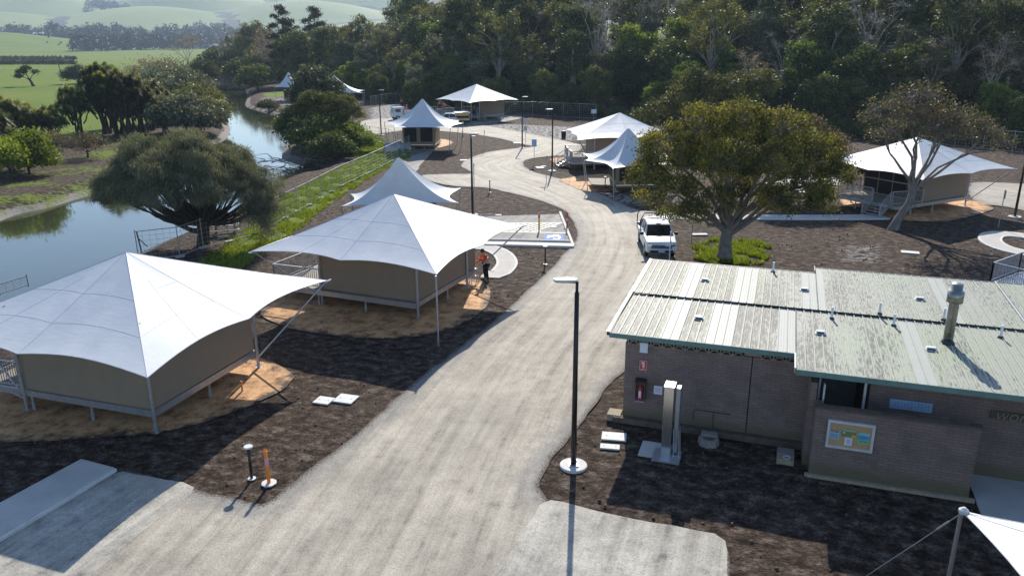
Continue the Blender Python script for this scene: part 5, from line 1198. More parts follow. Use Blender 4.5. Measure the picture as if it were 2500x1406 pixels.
# ------------------------------------------------------------------ foliage
def clumps(blobs, n, rg, low=-.45, jit=.25):
    B = np.array(blobs, float); rr = B[:, 3]; wgt = rr**2; wgt /= wgt.sum(); idx = rg.choice(len(B), n, p=wgt)
    d = rg.normal(size=(n*3, 3)); d /= np.linalg.norm(d, axis=1)[:, None]; d = d[d[:, 2] > low][:n]
    while len(d) < n: d = np.concatenate([d, d])[:n]
    f = rg.uniform(.55, 1.0, n)**.6; sz = B[idx, 4] if B.shape[1] > 4 else .8
    P = B[idx, :3]+d*(rr[idx]*f)[:, None]*np.array([1, 1, .0])+d*(rr[idx]*f*sz)[:, None]*np.array([0, 0, 1.])
    return P, d
def leaf_cloud(name, blobs, mat, ncl=180, per=40, spread=.34, leaf=(.16, .09), seed=1, hang=0.0, low=-.45, flat=.0):
    rg = np.random.default_rng(seed); P, d = clumps(blobs, ncl, rg, low); sp_ = spread*rg.uniform(.6, 1.35, ncl)
    tone = rg.uniform(0, 1, ncl)
    C_ = np.repeat(P, per, 0)+rg.normal(size=(ncl*per, 3))*np.repeat(sp_, per)[:, None]*np.array([1, 1, .62])
    n = len(C_); t = np.clip(np.repeat(tone, per)*.55+rg.uniform(0, .45, n)+.0, 0, 1)
    a = rg.normal(size=(n, 3)); a[:, 2] -= hang; a /= np.linalg.norm(a, axis=1)[:, None]
    b = np.cross(a, rg.normal(size=(n, 3))+np.array([0, 0, flat])); b /= np.linalg.norm(b, axis=1)[:, None]+1e-9
    s = rg.uniform(.6, 1.3, n); L = (leaf[0]*s)[:, None]; W_ = (leaf[1]*s)[:, None]
    V = np.stack([C_-a*L, C_+b*W_, C_+a*L, C_-b*W_], 1).reshape(-1, 3); F = np.arange(4*n).reshape(-1, 4)
    return np_mesh(name, V, F, [mat], {'rnd': ('FLOAT', np.repeat(t, 4))}), P
def limb(mb, a, b, r0, r1, m, rg, n=5, wob=.12, sides=7, arch=.12):
    a = Vector(a); b = Vector(b); L = (b-a).length; pts = []; rs = []
    off = Vector(rg.normal(size=3))*wob*L
    for i in range(n+1):
        t = i/n; p = a.lerp(b, t)+off*math.sin(t*math.pi)*.5+Vector((0, 0, arch*L*math.sin(t*math.pi)))
        if 0 < i < n: p += Vector(rg.normal(size=3))*L*.02
        pts.append(p); rs.append(r0+(r1-r0)*t**.8)
    mb.tube(pts, rs, m, sides, caps=False); return pts
def make_tree(name, blobs, bark, mat, trunk_r, fork, seed=1, ncl=180, per=40, spread=.34, leaf=(.16, .09), twigs=40, hang=0., low=-.45, base=(0, 0, 0), label=None, cat='tree', stems=1, crown='crown'):
    rg = np.random.default_rng(seed); root = empty(name, (0, 0, 0), 0, label, cat)
    mb = MB(); base = Vector(base); fk = Vector(fork)
    mb.tube([base-Vector((0, 0, .5)), base+Vector((0, 0, .02)), base.lerp(fk, .25), base.lerp(fk, .65)+Vector(rg.normal(size=3))*trunk_r*.35, fk], [trunk_r*1.5, trunk_r*1.35, trunk_r*1.02, trunk_r*.9, trunk_r*.85], bark, 12, caps=False)
    for B in blobs:
        c = Vector(B[:3]); rb = trunk_r*min(.62, .3+.1*B[3]/max(.1, trunk_r*4)); st = fk.lerp(base, rg.uniform(0, .22)); tgt = c-Vector((0, 0, B[3]*.25))
        pts = limb(mb, st, tgt, rb, rb*.3, bark, rg, 6, .1)
        for q in range(3):
            s_ = pts[rg.integers(3, 6)]; dv = Vector(rg.normal(size=3)); dv.z = abs(dv.z)*.6; limb(mb, s_, c+dv.normalized()*B[3]*.75, rb*.32, rb*.08, bark, rg, 4, .12, 5)
    me, P = leaf_cloud('crown', blobs, mat, ncl, per, spread, leaf, seed, hang, low)
    Bc = np.array([b[:3] for b in blobs])
    for i in range(min(twigs, len(P))):
        p = P[i]; j = np.argmin(((Bc-p)**2).sum(1)); limb(mb, Bc[j], p, trunk_r*.1+.008, .006, bark, rg, 3, .12, 4)
    o = mb.build('trunk', root, smooth=True)
    link(bpy.data.objects.new(crown, me), root); return root
def place(o, loc, rz=0.0, s=1.0): o.location = loc; o.rotation_euler[2] = rz; o.scale = (s, s, s) if isinstance(s, (int, float)) else s; return o

# hero trees
euc = make_tree('eucalypt_tree', [(-3.9, 0, 6.2, 1.89), (-5.1, -.5, 4.9, 1.29), (-2.1, 0, 7.35, 1.81), (.4, .5, 7.5, 1.81), (2.9, 0, 7.0, 1.89), (5.0, 0, 6.0, 1.63), (6.1, -.3, 4.9, 1.12), (-1., -2, 5.7, 1.81), (1.9, -2, 5.5, 1.72), (-3.5, -1.5, 4.3, 1.20),
         (0, 2.5, 6, 1.89), (4, 2, 5.6, 1.72), (4.3, -1.3, 4.3, 1.20), (-4.9, .4, 3.5, 0.86), (-2, 2, 5.5, 1.63), (6.0, .4, 3.6, 0.95), (-2.9, -1.9, 3.1, 1.03), (-1.2, -2.2, 3.7, 1.20), (2.2, -2.3, 3.8, 1.12), (.6, 1.5, 4.1, 1.29), (3.3, 1.2, 3.4, 1.03), (-3.6, 1, 2.6, 0.77), (5.1, -1.6, 3.4, 0.77)],
         'bark_grey', 'leaf_gold', .42, (.1, .1, 1.7), 5, ncl=1250, per=60, spread=.25, leaf=(.088, .036), twigs=420, label='big golden-green eucalypt with a forked grey trunk right of the white ute')
place(euc, g(1768, 632), 0, (.93, .95, 1.02))
e2 = make_tree('gum_tree', [(.6, 0, 5.2, 1.9), (2.6, -.3, 5.0, 1.8), (4.3, -.5, 4.3, 1.4), (5.6, -1, 3.2, 1.1), (6.3, -1.4, 2.4, .8), (2.5, -.6, 3.4, 1.3), (-.8, .2, 5.6, 1.6), (4.6, -1.2, 2.7, .9), (.8, .3, 3.6, 1.2)], 'bark_pale', 'leaf_brown', .2, (.5, -.1, 2.2), 9, ncl=800, per=36, spread=.28, leaf=(.1, .036), twigs=240, hang=.8, low=-.8,
               label='smaller pale-limbed gum behind the big eucalypt, its drooping branches reaching toward the right-hand tent')
place(e2, g(1872, 482))
e3 = make_tree('gum_tree', [(0, 0, 6.8, 2.2), (-3, 0, 5.8, 2.), (3, .5, 6.9, 2.2), (5.5, 0, 7.6, 1.8), (-5.5, 0, 4.6, 1.7), (-1.5, .5, 8, 1.6), (1.5, 0, 4.6, 2), (-7.6, 0, 3.6, 1.5)], 'bark_grey', 'leaf_olive', .26, (0, 0, 2.6), 12, ncl=520, per=36, spread=.4, leaf=(.16, .07), twigs=120,
               label='loose olive gum seen above and behind the big eucalypt, between it and the dark forest')
place(e3, (22.5, 90, 0))
bare = make_tree('deciduous_tree', [(.5, 0, 8.3, 1.9), (-1.7, .2, 7.6, 1.4), (2.9, 0, 7.0, 1.8), (4.9, 0, 6.3, 1.5), (6.4, 0, 5.6, .8), (1.6, -.8, 6.6, 1.4), (-1.2, .4, 6.2, 1.2), (1.4, 1.3, 7.2, 1.8), (3.6, 1.4, 6.4, 1.4)], 'bark_grey', 'leaf_sparse', .27, (1.05, 0, 2.9), 14, ncl=950, per=9, spread=.26, leaf=(.085, .04), twigs=950,
                label='sparse brown tree with a leaning grey trunk in front of the right-hand large tent')
place(bare, g(2180, 560))
isl = make_tree('gum_tree', [(-2.2, 0, 7.0, 1.9), (0, 0, 6.5, 2.1), (2.6, 0, 6.1, 2.), (3.9, -.3, 4.9, 1.6), (-3.6, 0, 5.6, 1.5), (-1, -1, 4.6, 1.9), (1.5, -1, 4.6, 1.7), (-3.2, 0, 3.6, 1.2), (.2, 1, 4, 2)], 'bark_dark', 'leaf_olive', .28, (.2, 0, 1.9), 21, ncl=620, per=34, spread=.3, leaf=(.15, .06), twigs=150,
               label='dense brown-green tree on the river bank point left of the two-window tent')
place(isl, g(806, 362), 0, .8)
is2 = make_tree('round_tree', [(0, 0, 6.9, 2.5), (-1, 0, 5.4, 2.), (1.6, 0, 5.7, 2.)], 'bark_dark', 'leaf_grey', .25, (0, 0, 3), 23, ncl=300, per=36, spread=.3, leaf=(.17, .09), twigs=40, label='round grey-green tree crown rising behind the river bank tree between far tent peaks')
place(is2, (-24.8, 101.5, 0), 0, 1.06)
def she_oak(loc):
    root = empty('she_oak_tree', loc, 0, 'large grey-green weeping she-oak with a wide dome crown over the river fence', 'tree'); rg = np.random.default_rng(4)
    mb = MB(); F0 = Vector((.15, 0, 1.5)); mb.tube([(0, 0, -.4), (0, 0, .1), (.1, 0, .8), F0], [.5, .42, .36, .38], 'bark_dark', 12, caps=False)
    n = 1450; d = rg.normal(size=(n*4, 3)); d /= np.linalg.norm(d, axis=1)[:, None]; d = d[(d[:, 2] > .02)][:n]; n = len(d)
    rad = np.array([4.85, 4.1, 3.6]); wob = .96+.09*np.sin(d[:, 0]*9+d[:, 1]*5)+.08*np.sin(d[:, 1]*13+d[:, 2]*11+d[:, 0]*4)
    f = rg.uniform(.74, 1, n)**.5; P = np.array([-.95, 0, 3.35])+d*rad*(f*wob)[:, None]
    P[:, 2] -= np.clip(P[:, 0]+1.15-3.6, 0, 3)*.4
    ex = rg.normal(size=(170, 3))*np.array([.5, .6, .8])+np.array([4.0, -.2, 2.95]); P = np.concatenate([P, ex]); d = np.concatenate([d, np.tile([.6, 0, .1], (170, 1))]); n = len(P)
    for i in range(95):
        p = Vector(P[int(rg.integers(0, n))]); q = F0.lerp(p, .5)+Vector((rg.normal()*.3, rg.normal()*.3, -.3)); r0 = .05+.07*rg.random()
        limb(mb, F0, q, r0*1.5, r0*.7, 'bark_dark', rg, 4, .1, 6, -.08); limb(mb, q, p, r0*.7, .012, 'bark_dark', rg, 4, .12, 5)
    for a in ((-3.7, .2, 3.1), (-2.6, -1.5, 3.6), (2.6, 0, 3.4), (.4, .8, 5), (-1.2, 1.6, 4.6)): limb(mb, (.0, 0, .9 if a[0] < -3 else 1.4), a, .2, .07, 'bark_dark', rg, 6, .08, 8, -.1)
    per = 120; T = rg.uniform(0, 1, n); C_ = np.repeat(P, per, 0)+rg.normal(size=(n*per, 3))*np.array([.2, .2, .12]); D = np.repeat(d, per, 0)
    m = len(C_); a = D*np.array([.55, .55, .1])+rg.normal(size=(m, 3))*.28+np.array([0, 0, -.75]); a[rg.random(m) < .35, 2] += 1.1
    a /= np.linalg.norm(a, axis=1)[:, None]; b = np.cross(a, rg.normal(size=(m, 3))); b /= np.linalg.norm(b, axis=1)[:, None]
    L = rg.uniform(.14, .3, m)[:, None]; W_ = .0125
    V = np.stack([C_-b*W_, C_+a*L-b*W_*.5, C_+a*L+b*W_*.5, C_+b*W_], 1).reshape(-1, 3); t = np.clip(np.repeat(T, per)*.6+rg.uniform(0, .4, m), 0, 1)
    mb.build('trunk', root, smooth=True); link(bpy.data.objects.new('crown', np_mesh('crown', V, np.arange(4*m).reshape(-1, 4), ['leaf_casuarina'], {'rnd': ('FLOAT', np.repeat(t, 4))})), root)
    return root
she_oak(g(497, 598))

# cabbage trees
def cordyline(heads, seed, mat='leaf_cordyline', stems=4, r=.13, per=190):
    rg = np.random.default_rng(seed); root = empty('cabbage_tree', (0, 0, -50), 0, 'cabbage tree', 'tree', None); mb = MB(); V = []; T = []
    for k, (x, y, z) in enumerate(heads):
        s = k % stems; b0 = Vector((.5*math.cos(s*2.4), .5*math.sin(s*2.4), 0)); mid = Vector((x*.35+b0.x*.5, y*.35+b0.y*.5, z*.45))
        if k < stems: mb.tube([b0-Vector((0, 0, .4)), b0, mid], [r*1.3, r*1.15, r*.85], 'bark_dark', 8, caps=False)
        limb(mb, mid, (x, y, z), r*.75, r*.4, 'bark_dark', rg, 4, .06, 6, -.05)
        n = per; th = rg.uniform(0, 6.28, n); ph = rg.uniform(-.75, 1.45, n); L = rg.uniform(.7, 1.15, n)
        d = np.stack([np.cos(th)*np.cos(ph), np.sin(th)*np.cos(ph), np.sin(ph)], 1); c = np.array([x, y, z]); sd_ = np.cross(d, [0, 0, 1.]); sd_ /= np.linalg.norm(sd_, axis=1)[:, None]+1e-6
        w0 = .042; p0 = c+d*.06; p1 = c+d*(L*.6)[:, None]; p2 = p1+d*(L*.4)[:, None]+np.stack([th*0, th*0, -L*.26], 1)
        q1 = np.stack([p0-sd_*w0, p0+sd_*w0, p1+sd_*w0, p1-sd_*w0], 1); q2 = np.stack([p1-sd_*w0, p1+sd_*w0, p2+sd_*w0*.2, p2-sd_*w0*.2], 1)
        V += [q1.reshape(-1, 3), q2.reshape(-1, 3)]; tt = np.clip(.25+.5*np.sin(ph)+rg.uniform(-.25, .25, n), 0, 1); T += [np.repeat(tt, 4), np.repeat(tt, 4)]
    V = np.concatenate(V); mb.build('trunk', root, smooth=True); link(bpy.data.objects.new('crown', np_mesh('crown', V, np.arange(len(V)).reshape(-1, 4), [mat], {'rnd': ('FLOAT', np.concatenate(T))})), root)
    return root
def heads(n, R0, z0, z1, seed):
    rg = np.random.default_rng(seed); o = []
    while len(o) < n:
        a = rg.uniform(0, 6.28); t = rg.random(); z = z0+(z1-z0)*t; rr = R0*math.sqrt(max(0, 1-(t*.92)**2))*rg.uniform(.35, 1); p = (rr*math.cos(a), rr*math.sin(a), z)
        if all((Vector(p)-Vector(q)).length > .8 for q in o): o.append(p)
        else:
            R0 *= 1.002
    return o
cA = cordyline(heads(22, 2.1, 2.9, 6.2, 1), 1); cB = cordyline(heads(16, 1.7, 2.4, 4.2, 2), 2); cC = cordyline(heads(42, 3.1, 4.0, 9.6, 3), 3, r=.17, stems=6); cD = cordyline(heads(34, 2.8, 4.2, 8.2, 4), 4, 'leaf_gold', r=.17, stems=6)
spots = [(cA, (192, 335), 1.05, 'lone cabbage tree between the big clump and the small ones at the left'),
         (cB, (128, 346), 1.0, 'small cabbage tree with spreading stems, nearest left of the lone sunlit one'), (cB, (92, 348), 1.0, 'small cabbage tree second left of the lone sunlit one'), (cB, (60, 342), 1.15, 'small cabbage tree third left of the lone sunlit one'),
         (cA, (22, 350), .9, 'cabbage tree at the left picture edge behind the yellow bush'), (cB, (-6, 395), 1.2, 'cabbage tree cut by the left picture edge'),
         (cC, (262, 326), 1.0, 'tallest cabbage tree at the left end of the big river clump'), (cC, (292, 328), .93, 'dark cabbage tree in the middle of the big river clump'), (cD, (318, 330), .95, 'golden-tipped cabbage tree at the centre of the big river clump'),
         (cD, (345, 327), .9, 'golden-tipped cabbage tree right of centre in the big river clump'), (cC, (370, 318), .78, 'shaded cabbage tree at the right of the big river clump'), (cC, (278, 312), .98, 'cabbage tree at the back of the big river clump'), (cD, (392, 305), .72, 'golden cabbage tree at the right end of the big river clump'), (cA, (405, 322), .8, 'low cabbage tree below the right end of the big river clump')]
used = set()
for i, (pr, px, s, lb) in enumerate(spots):
    p = g(*px)
    if pr.name not in used: used.add(pr.name); o = pr
    else: o = copy_tree(pr)
    place(o, (p.x, p.y, 0), i*1.3, s); tag(o, lb, 'tree', 'cabbage trees on the river bank')

# shrubs
def shrub_proto(name, mat, seed, blobs, ncl=260, per=34, leaf=(.12, .06), spread=.3, twigs=30, bark='bark_dark'):
    return make_tree(name, blobs, bark, mat, .09, (0, 0, .5), seed, ncl=ncl, per=per, leaf=leaf, spread=spread, twigs=twigs, low=-.2, cat='shrub')
dome = [(0, 0, 1.3, 1.5), (-1.4, 0, 1.0, 1.1), (1.4, .2, 1.05, 1.2), (0, -1.2, .9, 1.0), (.4, 1.2, 1.1, 1.1)]
sG = shrub_proto('bank_shrub', 'leaf_olive', 31, dome); sD = shrub_proto('bank_shrub', 'leaf_dark', 32, [(0, 0, 1.5, 1.6), (1.2, 0, 1.1, 1.2), (-1.1, .5, 1.2, 1.2), (0, -1.1, 1., 1.1)]); sR = shrub_proto('bank_shrub', 'leaf_grey', 33, dome)
sY = shrub_proto('bank_shrub', 'leaf_yellow', 34, [(0, 0, 1.6, 1.3), (-.9, 0, 1.9, 1.0), (.9, 0, 1.2, 1.0), (1.4, -.2, .8, .7), (0, .6, 2.3, .9)]); sB = shrub_proto('bare_shrub', 'leaf_brown', 35, dome, ncl=200, per=9, twigs=200, leaf=(.1, .03)); sE = shrub_proto('bank_shrub', 'leaf_green', 36, dome)
protos_used = set()
def put(pr, loc, rz, s, label, cat='shrub', group=None):
    if pr.name not in protos_used: protos_used.add(pr.name); o = pr
    else: o = copy_tree(pr)
    place(o, loc, rz, s); o['label'] = label; o['category'] = cat
    if group: o['group'] = group
    return o
SH = [(sY, (72, 425), 1.35, 'bright yellow-green bush on the left bank, at the left edge'), (sY, (30, 436), 1.2, 'second yellow-green bush further left, half behind a cabbage tree'), (sD, (35, 418), 1.2, 'dark shrub behind the yellow-green bush'), (sB, (215, 385), 1.2, 'tangled bare grey-brown shrub lying low on the left bank'), (sB, (118, 372), 1.1, 'bare twiggy shrub right behind the yellow-green bush'),
      (sR, (455, 325), 2.1, 'broad grey-green shrub above the she-oak crown by the river'), (sR, (492, 324), 1.6, 'grey-green shrub at the river edge right of the broad one'), (sG, (505, 300), 1.6, 'olive shrub overhanging the river bend'), (sG, (480, 290), 2.1, 'olive shrub behind the grey-green bank shrubs'), (sG, (485, 264), 1.9, 'olive bank shrub beside the narrow river'), (sR, (455, 262), 2.5, 'big rounded grey shrub up-river from the cabbage clump'),
      (sD, (420, 300), 1.7, 'dark shrub between cabbage clump and river'), (sG, (470, 236), 2.3, 'rounded olive shrub on the left bank far up-river'), (sR, (440, 232), 2.6, 'grey shrub mass behind the golden cabbage trees'), (sR, (400, 235), 2.6, 'grey shrub behind the middle of the cabbage clump'), (sB, (375, 218), 3.4, 'tall bare shrub on the field edge, left of two'), (sB, (420, 212), 3.3, 'tall bare shrub on the field edge, right of two'), (sD, (190, 205), 1.9, 'dark round tree-like shrub at the left end of the field behind the cabbage clump'),
      (sD, (500, 205), 2.6, 'dark low shrub by the head of the river'), (sD, (535, 188), 3.2, 'round dark bush on the bright meadow up-river'), (sE, (840, 350), 1.25, 'bright green shrub at the foot of the river bank tree'), (sD, (770, 372), 1.5, 'dark shrub hanging over the water below the bank tree'), (sE, (868, 372), .9, 'small green shrub beside the mesh fence'), (sD, (735, 350), 1.6, 'dark shrub on the left side of the bank tree'), (sD, (812, 385), 1.1, 'low dark shrub at the water edge right of the bank tree'),
      (sD, (630, 222), 2.3, 'dark shrub at the tip of the river point'), (sG, (612, 205), 3.2, 'olive shrub on the far right bank'), (sG, (655, 262), .9, 'low scrub on the point below the far tent'), (sY, (1232, 205), .1, '')]
SH = SH[:-1]
for i, (pr, px, s, lb) in enumerate(SH):
    p = g(*px); put(pr, (p.x, p.y, float(ground_z(p.x, p.y))), i*1.7, s, lb)
# grass patch round the eucalypt: blades nobody could count
def tufts(name, polys, n, hmin, hmax, seed, label=None):
    rg = np.random.default_rng(seed); P = []
    for p in polys:
        xs_ = [a[0] for a in p]; ys_ = [a[1] for a in p]; q = np.stack([rg.uniform(min(xs_), max(xs_), n*3), rg.uniform(min(ys_), max(ys_), n*3)], 1); k = inpoly(q[:, 0], q[:, 1], p); q = q[k]
        cl_ = np.sin(q[:, 0]*1.9)*np.sin(q[:, 1]*1.3+q[:, 0]*.7)+.6*np.sin(q[:, 0]*4.3+2)*np.sin(q[:, 1]*3.1)+rg.normal(size=len(q))*.3; q = q[cl_ > -.05][:n]; P.append(q)
    P = np.concatenate(P); m = len(P); Zg = ground_z(P[:, 0], P[:, 1]); h = rg.uniform(hmin, hmax, m); th = rg.uniform(0, 6.28, m); dx = np.cos(th)*.022; dy = np.sin(th)*.022; ln = rg.normal(size=(m, 2))*h[:, None]*.5
    b = np.stack([P[:, 0], P[:, 1], Zg-.02], 1); w_ = np.stack([dx, dy, dx*0], 1); t = b+np.stack([ln[:, 0], ln[:, 1], h+.02], 1)
    V = np.stack([b-w_, b+w_, t+w_*.3, t-w_*.3], 1).reshape(-1, 3); o = link(bpy.data.objects.new(name, np_mesh(name, V, np.arange(4*m).reshape(-1, 4), ['leaf_grass'], {'rnd': ('FLOAT', np.repeat(rg.random(m), 4))}))); return tag(o, label, 'grass', kind='stuff')
tufts('grass', [patchA], 18000, .05, .22, 1, 'bright green grass round the foot of the big eucalypt')
tufts('grass', [strip, verge], 45000, .05, .2, 2, 'green grass strip along the riverside fence')
# soil clods
rg = np.random.default_rng(8); n = 15000; Q = np.stack([rg.uniform(-26, 32, n), 12+48*rg.random(n)**1.4], 1)
keep = ~(inpoly(Q[:, 0], Q[:, 1], road) | inpoly(Q[:, 0], Q[:, 1], bay) | (sdist(Q[:, 0], Q[:, 1], riverS) > -3) | inpoly(Q[:, 0], Q[:, 1], patchA)); Q = Q[keep]
rr = np.sin(Q[:, 0]*.9+1)+np.sin(Q[:, 1]*.7)+rg.normal(size=len(Q)) > .2; Q = Q[rr]; m = len(Q); s = (.012+.035*rg.random(m)**3)[:, None, None]
cube = np.array([[-1, -1, -.6], [1, -1, -.5], [1, 1, -.6], [-1, 1, -.5], [-.6, -.7, .8], [.7, -.5, .7], [.5, .7, .9], [-.7, .5, .6]])
V = cube[None]*s*(1+rg.normal(size=(m, 8, 1))*.2)+np.concatenate([Q, np.zeros((m, 1))], 1)[:, None]; fc = np.array([[3, 2, 1, 0], [4, 5, 6, 7], [0, 1, 5, 4], [1, 2, 6, 5], [2, 3, 7, 6], [3, 0, 4, 7]])
o = link(bpy.data.objects.new('soil_clods', np_mesh('soil_clods', V.reshape(-1, 3), (fc[None]+np.arange(m)[:, None, None]*8).reshape(-1, 4), ['bark_brown']))); tag(o, 'small dark clods lying on the bare soil', 'clods', kind='stuff')

# ------------------------------------------------------------------ forest
def fblobs(seed, H, R0, n, z0=.4, r=(1.4, 2.4)):
    rg = np.random.default_rng(seed); o = []
    for i in range(n):
        t = (i+.5)/n; z = H*(z0+(1-z0)*t*.93); a = i*2.4+rg.uniform(-.4, .4); rad = R0*math.sin(math.pi*min(1, .25+t*.66))**.5*rg.uniform(.35, 1); o.append((rad*math.cos(a), rad*math.sin(a), z, rg.uniform(*r)))
    return o
FP = {
 'tall dark gum': make_tree('forest_gum', fblobs(1, 15, 4.3, 22, .36, (1.0, 1.75)), 'bark_pale', 'leaf_dark', .3, (.3, .2, 5.5), 51, ncl=380, per=26, spread=.5, leaf=(.26, .12), twigs=60),
 'pale-limbed olive gum': make_tree('forest_gum', fblobs(2, 14, 5.0, 18, .46, (.9, 1.6)), 'bark_pale', 'leaf_olive', .28, (-.3, .2, 4.2), 52, ncl=260, per=24, spread=.48, leaf=(.24, .1), twigs=110),
 'grey-leaved gum': make_tree('forest_gum', fblobs(3, 13, 3.4, 16, .36, (.9, 1.5)), 'bark_grey', 'leaf_grey', .24, (.2, -.1, 3.6), 53, ncl=240, per=24, spread=.45, leaf=(.22, .1), twigs=80),
 'bright green tree': make_tree('forest_tree', fblobs(4, 11, 3.3, 18, .22, (1.0, 1.7)), 'bark_dark', 'leaf_green', .22, (0, 0, 2.4), 54, ncl=330, per=26, spread=.42, leaf=(.22, .11), twigs=20),
 'dark bushy evergreen': make_tree('forest_tree', fblobs(5, 10, 4.2, 22, .14, (1.1, 1.9)), 'bark_dark', 'leaf_dark', .24, (0, 0, 1.8), 55, ncl=360, per=28, spread=.45, leaf=(.24, .12), twigs=10),
 'bare brown tree': make_tree('forest_tree', fblobs(6, 12, 3.6, 11, .45, (1.2, 2.0)), 'bark_pale', 'leaf_brown', .2, (.2, 0, 4.), 56, ncl=260, per=7, spread=.4, leaf=(.18, .07), twigs=260),
 'bare pale tree': make_tree('forest_tree', fblobs(9, 15, 4.2, 10, .45, (1.3, 2.4)), 'bark_pale', 'leaf_brown', .22, (.2, 0, 5.), 58, ncl=240, per=2, spread=.4, leaf=(.16, .06), twigs=240),
 'layered dark pine': make_tree('forest_pine', [(math.cos(i*2.2)*(3.6-.17*i), math.sin(i*2.2)*(3.6-.17*i), 6+i*.75, 1.7-.05*i, .35) for i in range(15)]+[(0, 0, 17.4, 1.2, .6)], 'bark_dark', 'leaf_pine', .32, (0, 0, 11), 57, ncl=420, per=24, spread=.42, leaf=(.26, .09), twigs=90)}
fshr = {'dark undergrowth bush': sD, 'olive undergrowth bush': sG}
kinds = list(FP)
fl = [Vector(p) for p in forest_line]; fpoly = forest_line+[(900, 0), (900, 900), (-120, 900)]
def proj(p):
    v = M_cam.to_3x3().inverted() @ (Vector(p)-Vector((0, 0, CAM_H))); return (1250+FPX*v.x/-v.z, 703-FPX*v.y/-v.z) if v.z < 0 else (-9999, 0)
rg = np.random.default_rng(77); items = []
rows = [(1.5, 4.5, .55, 'edge'), (5, 4.2, .66, 'front'), (11, 6., .85, 'front'), (18, 6.8, .92, 'second'), (21, 6.5, .8, 'shrub'), (26, 7.4, .95, 'middle'), (30, 7.5, .8, 'shrub'), (32, 8.2, 1.0, 'middle'), (43, 9., 1.05, 'upper'), (56, 10, 1.1, 'upper'), (72, 12, 1.15, 'top')]
seg = []; S_ = 0
for a, b in zip(fl[:-1], fl[1:]): L = (b-a).length; seg.append((S_, S_+L, a, b)); S_ += L
for ri, (dd, stp, sc_, nm) in enumerate(rows):
    s = rg.uniform(0, stp)
    while s < S_:
        for (s0, s1, a, b) in seg:
            if s0 <= s < s1:
                t = (s-s0)/(s1-s0); p = a.lerp(b, t); d = (b-a).normalized(); nn = Vector((-d.y, d.x)) if Vector((-d.y, d.x)).dot(Vector((.5, .87))) > 0 else Vector((d.y, -d.x))
                q = p+nn*(dd+rg.normal()*1.6)+d*rg.normal()*1.2
                z = float(hill_z(np.array([q.x]), np.array([q.y]))[0]); P0 = proj((q.x, q.y, z)); P1 = proj((q.x, q.y, z+14))
                if -60 < P0[0] < 2600 and P1[1] < 520 and P0[1] > -25 and not (q.x < -40 and ri > 5):
                    items.append((q.x, q.y, z, P0, sc_, nm, ri))
        s += stp*rg.uniform(.75, 1.3)
# left-hand end of the wood, up-river
for (x, y, k, s) in ((-66, 236, 7, 1.1), (-73, 246, 5, 1.15), (-80, 262, 5, 1.2), (-88, 282, 4, 1.2), (-60, 226, 4, 1.1), (-95, 300, 1, 1.2), (-70, 262, 7, 1.15), (-58, 242, 7, 1.25), (-50, 222, 0, 1.1)):
    items.append((x, y, 0., proj((x, y, 0)), s, 'river end', 9, k))
zones = [(700, 'above the river head'), (880, 'above the river point'), (1060, 'behind the two-window tent'), (1260, 'behind the workers tent'), (1420, 'behind the far lamps'), (1580, 'behind the bend tent'), (1760, 'above the eucalypt left half'), (1940, 'above the eucalypt right half'), (2120, 'left of the brown tree'), (2300, 'above the brown tree'), (2440, 'above the right fence'), (9999, 'at the right edge')]
wts = np.array([.24, .25, .16, .06, .1, .08, .09, .02]); from collections import defaultdict
groups = defaultdict(list)
clear = [(2175, 2250, 30, 90), (1690, 1870, -5, 40)]
for it in items:
    x, y, z, P0, s_, nm, ri = it[:7]
    if len(it) > 7: k = it[7]
    elif nm == 'shrub': k = rg.choice([8, 9]); nm = 'understorey'
    elif nm == 'edge': k = rg.choice([8, 9, 8, 4])
    elif ri == 1: k = rg.choice([4, 3, 4, 8, 9, 2])
    elif ri == 2: k = rg.choice(8, p=[.12, .2, .18, .1, .24, .08, .06, .02])
    else: k = rg.choice(8, p=wts)
    if s_ and ri >= 7 and (2150 < P0[0] < 2270): continue
    nk = (kinds+list(fshr))[k]; s2 = s_*rg.uniform(.8, 1.2)*(1.5 if k > 7 else 1)
    zn = next(b for a, b in zones if P0[0] < a); o = put(FP.get(nk) or fshr[nk], (x, y, z-.3), rg.uniform(0, 6.28), (s2, s2, s2*rg.uniform(.9, 1.15)), '', 'tree' if k < 8 else 'shrub', 'forest trees on the slope')
    if k > 7: o.name = 'undergrowth_bush'
    groups[(nk, nm, zn)].append((P0[0], o))
side = {1: [''], 2: ['left of two', 'right of two'], 3: ['leftmost of three', 'middle of three', 'rightmost of three']}
ordn = ['first', 'second', 'third', 'fourth', 'fifth', 'sixth', 'seventh', 'eighth', 'ninth', 'tenth', 'eleventh', 'twelfth', 'thirteenth', 'fourteenth', 'fifteenth', 'sixteenth', 'seventeenth', 'eighteenth', 'nineteenth', 'twentieth', 'last']
for (nk, nm, zn), L in groups.items():
    L.sort(key=lambda q: q[0])
    for i, (_, o) in enumerate(L):
        sfx = side[len(L)][i] if len(L) in side else ordn[min(i, 20)]+' from the left'
        o['label'] = f"{nk} in the {nm} row {zn}"+(', '+sfx if sfx else '') if nm != 'river end' else f"{nk} at the river end of the forest"+(', '+sfx if sfx else '')

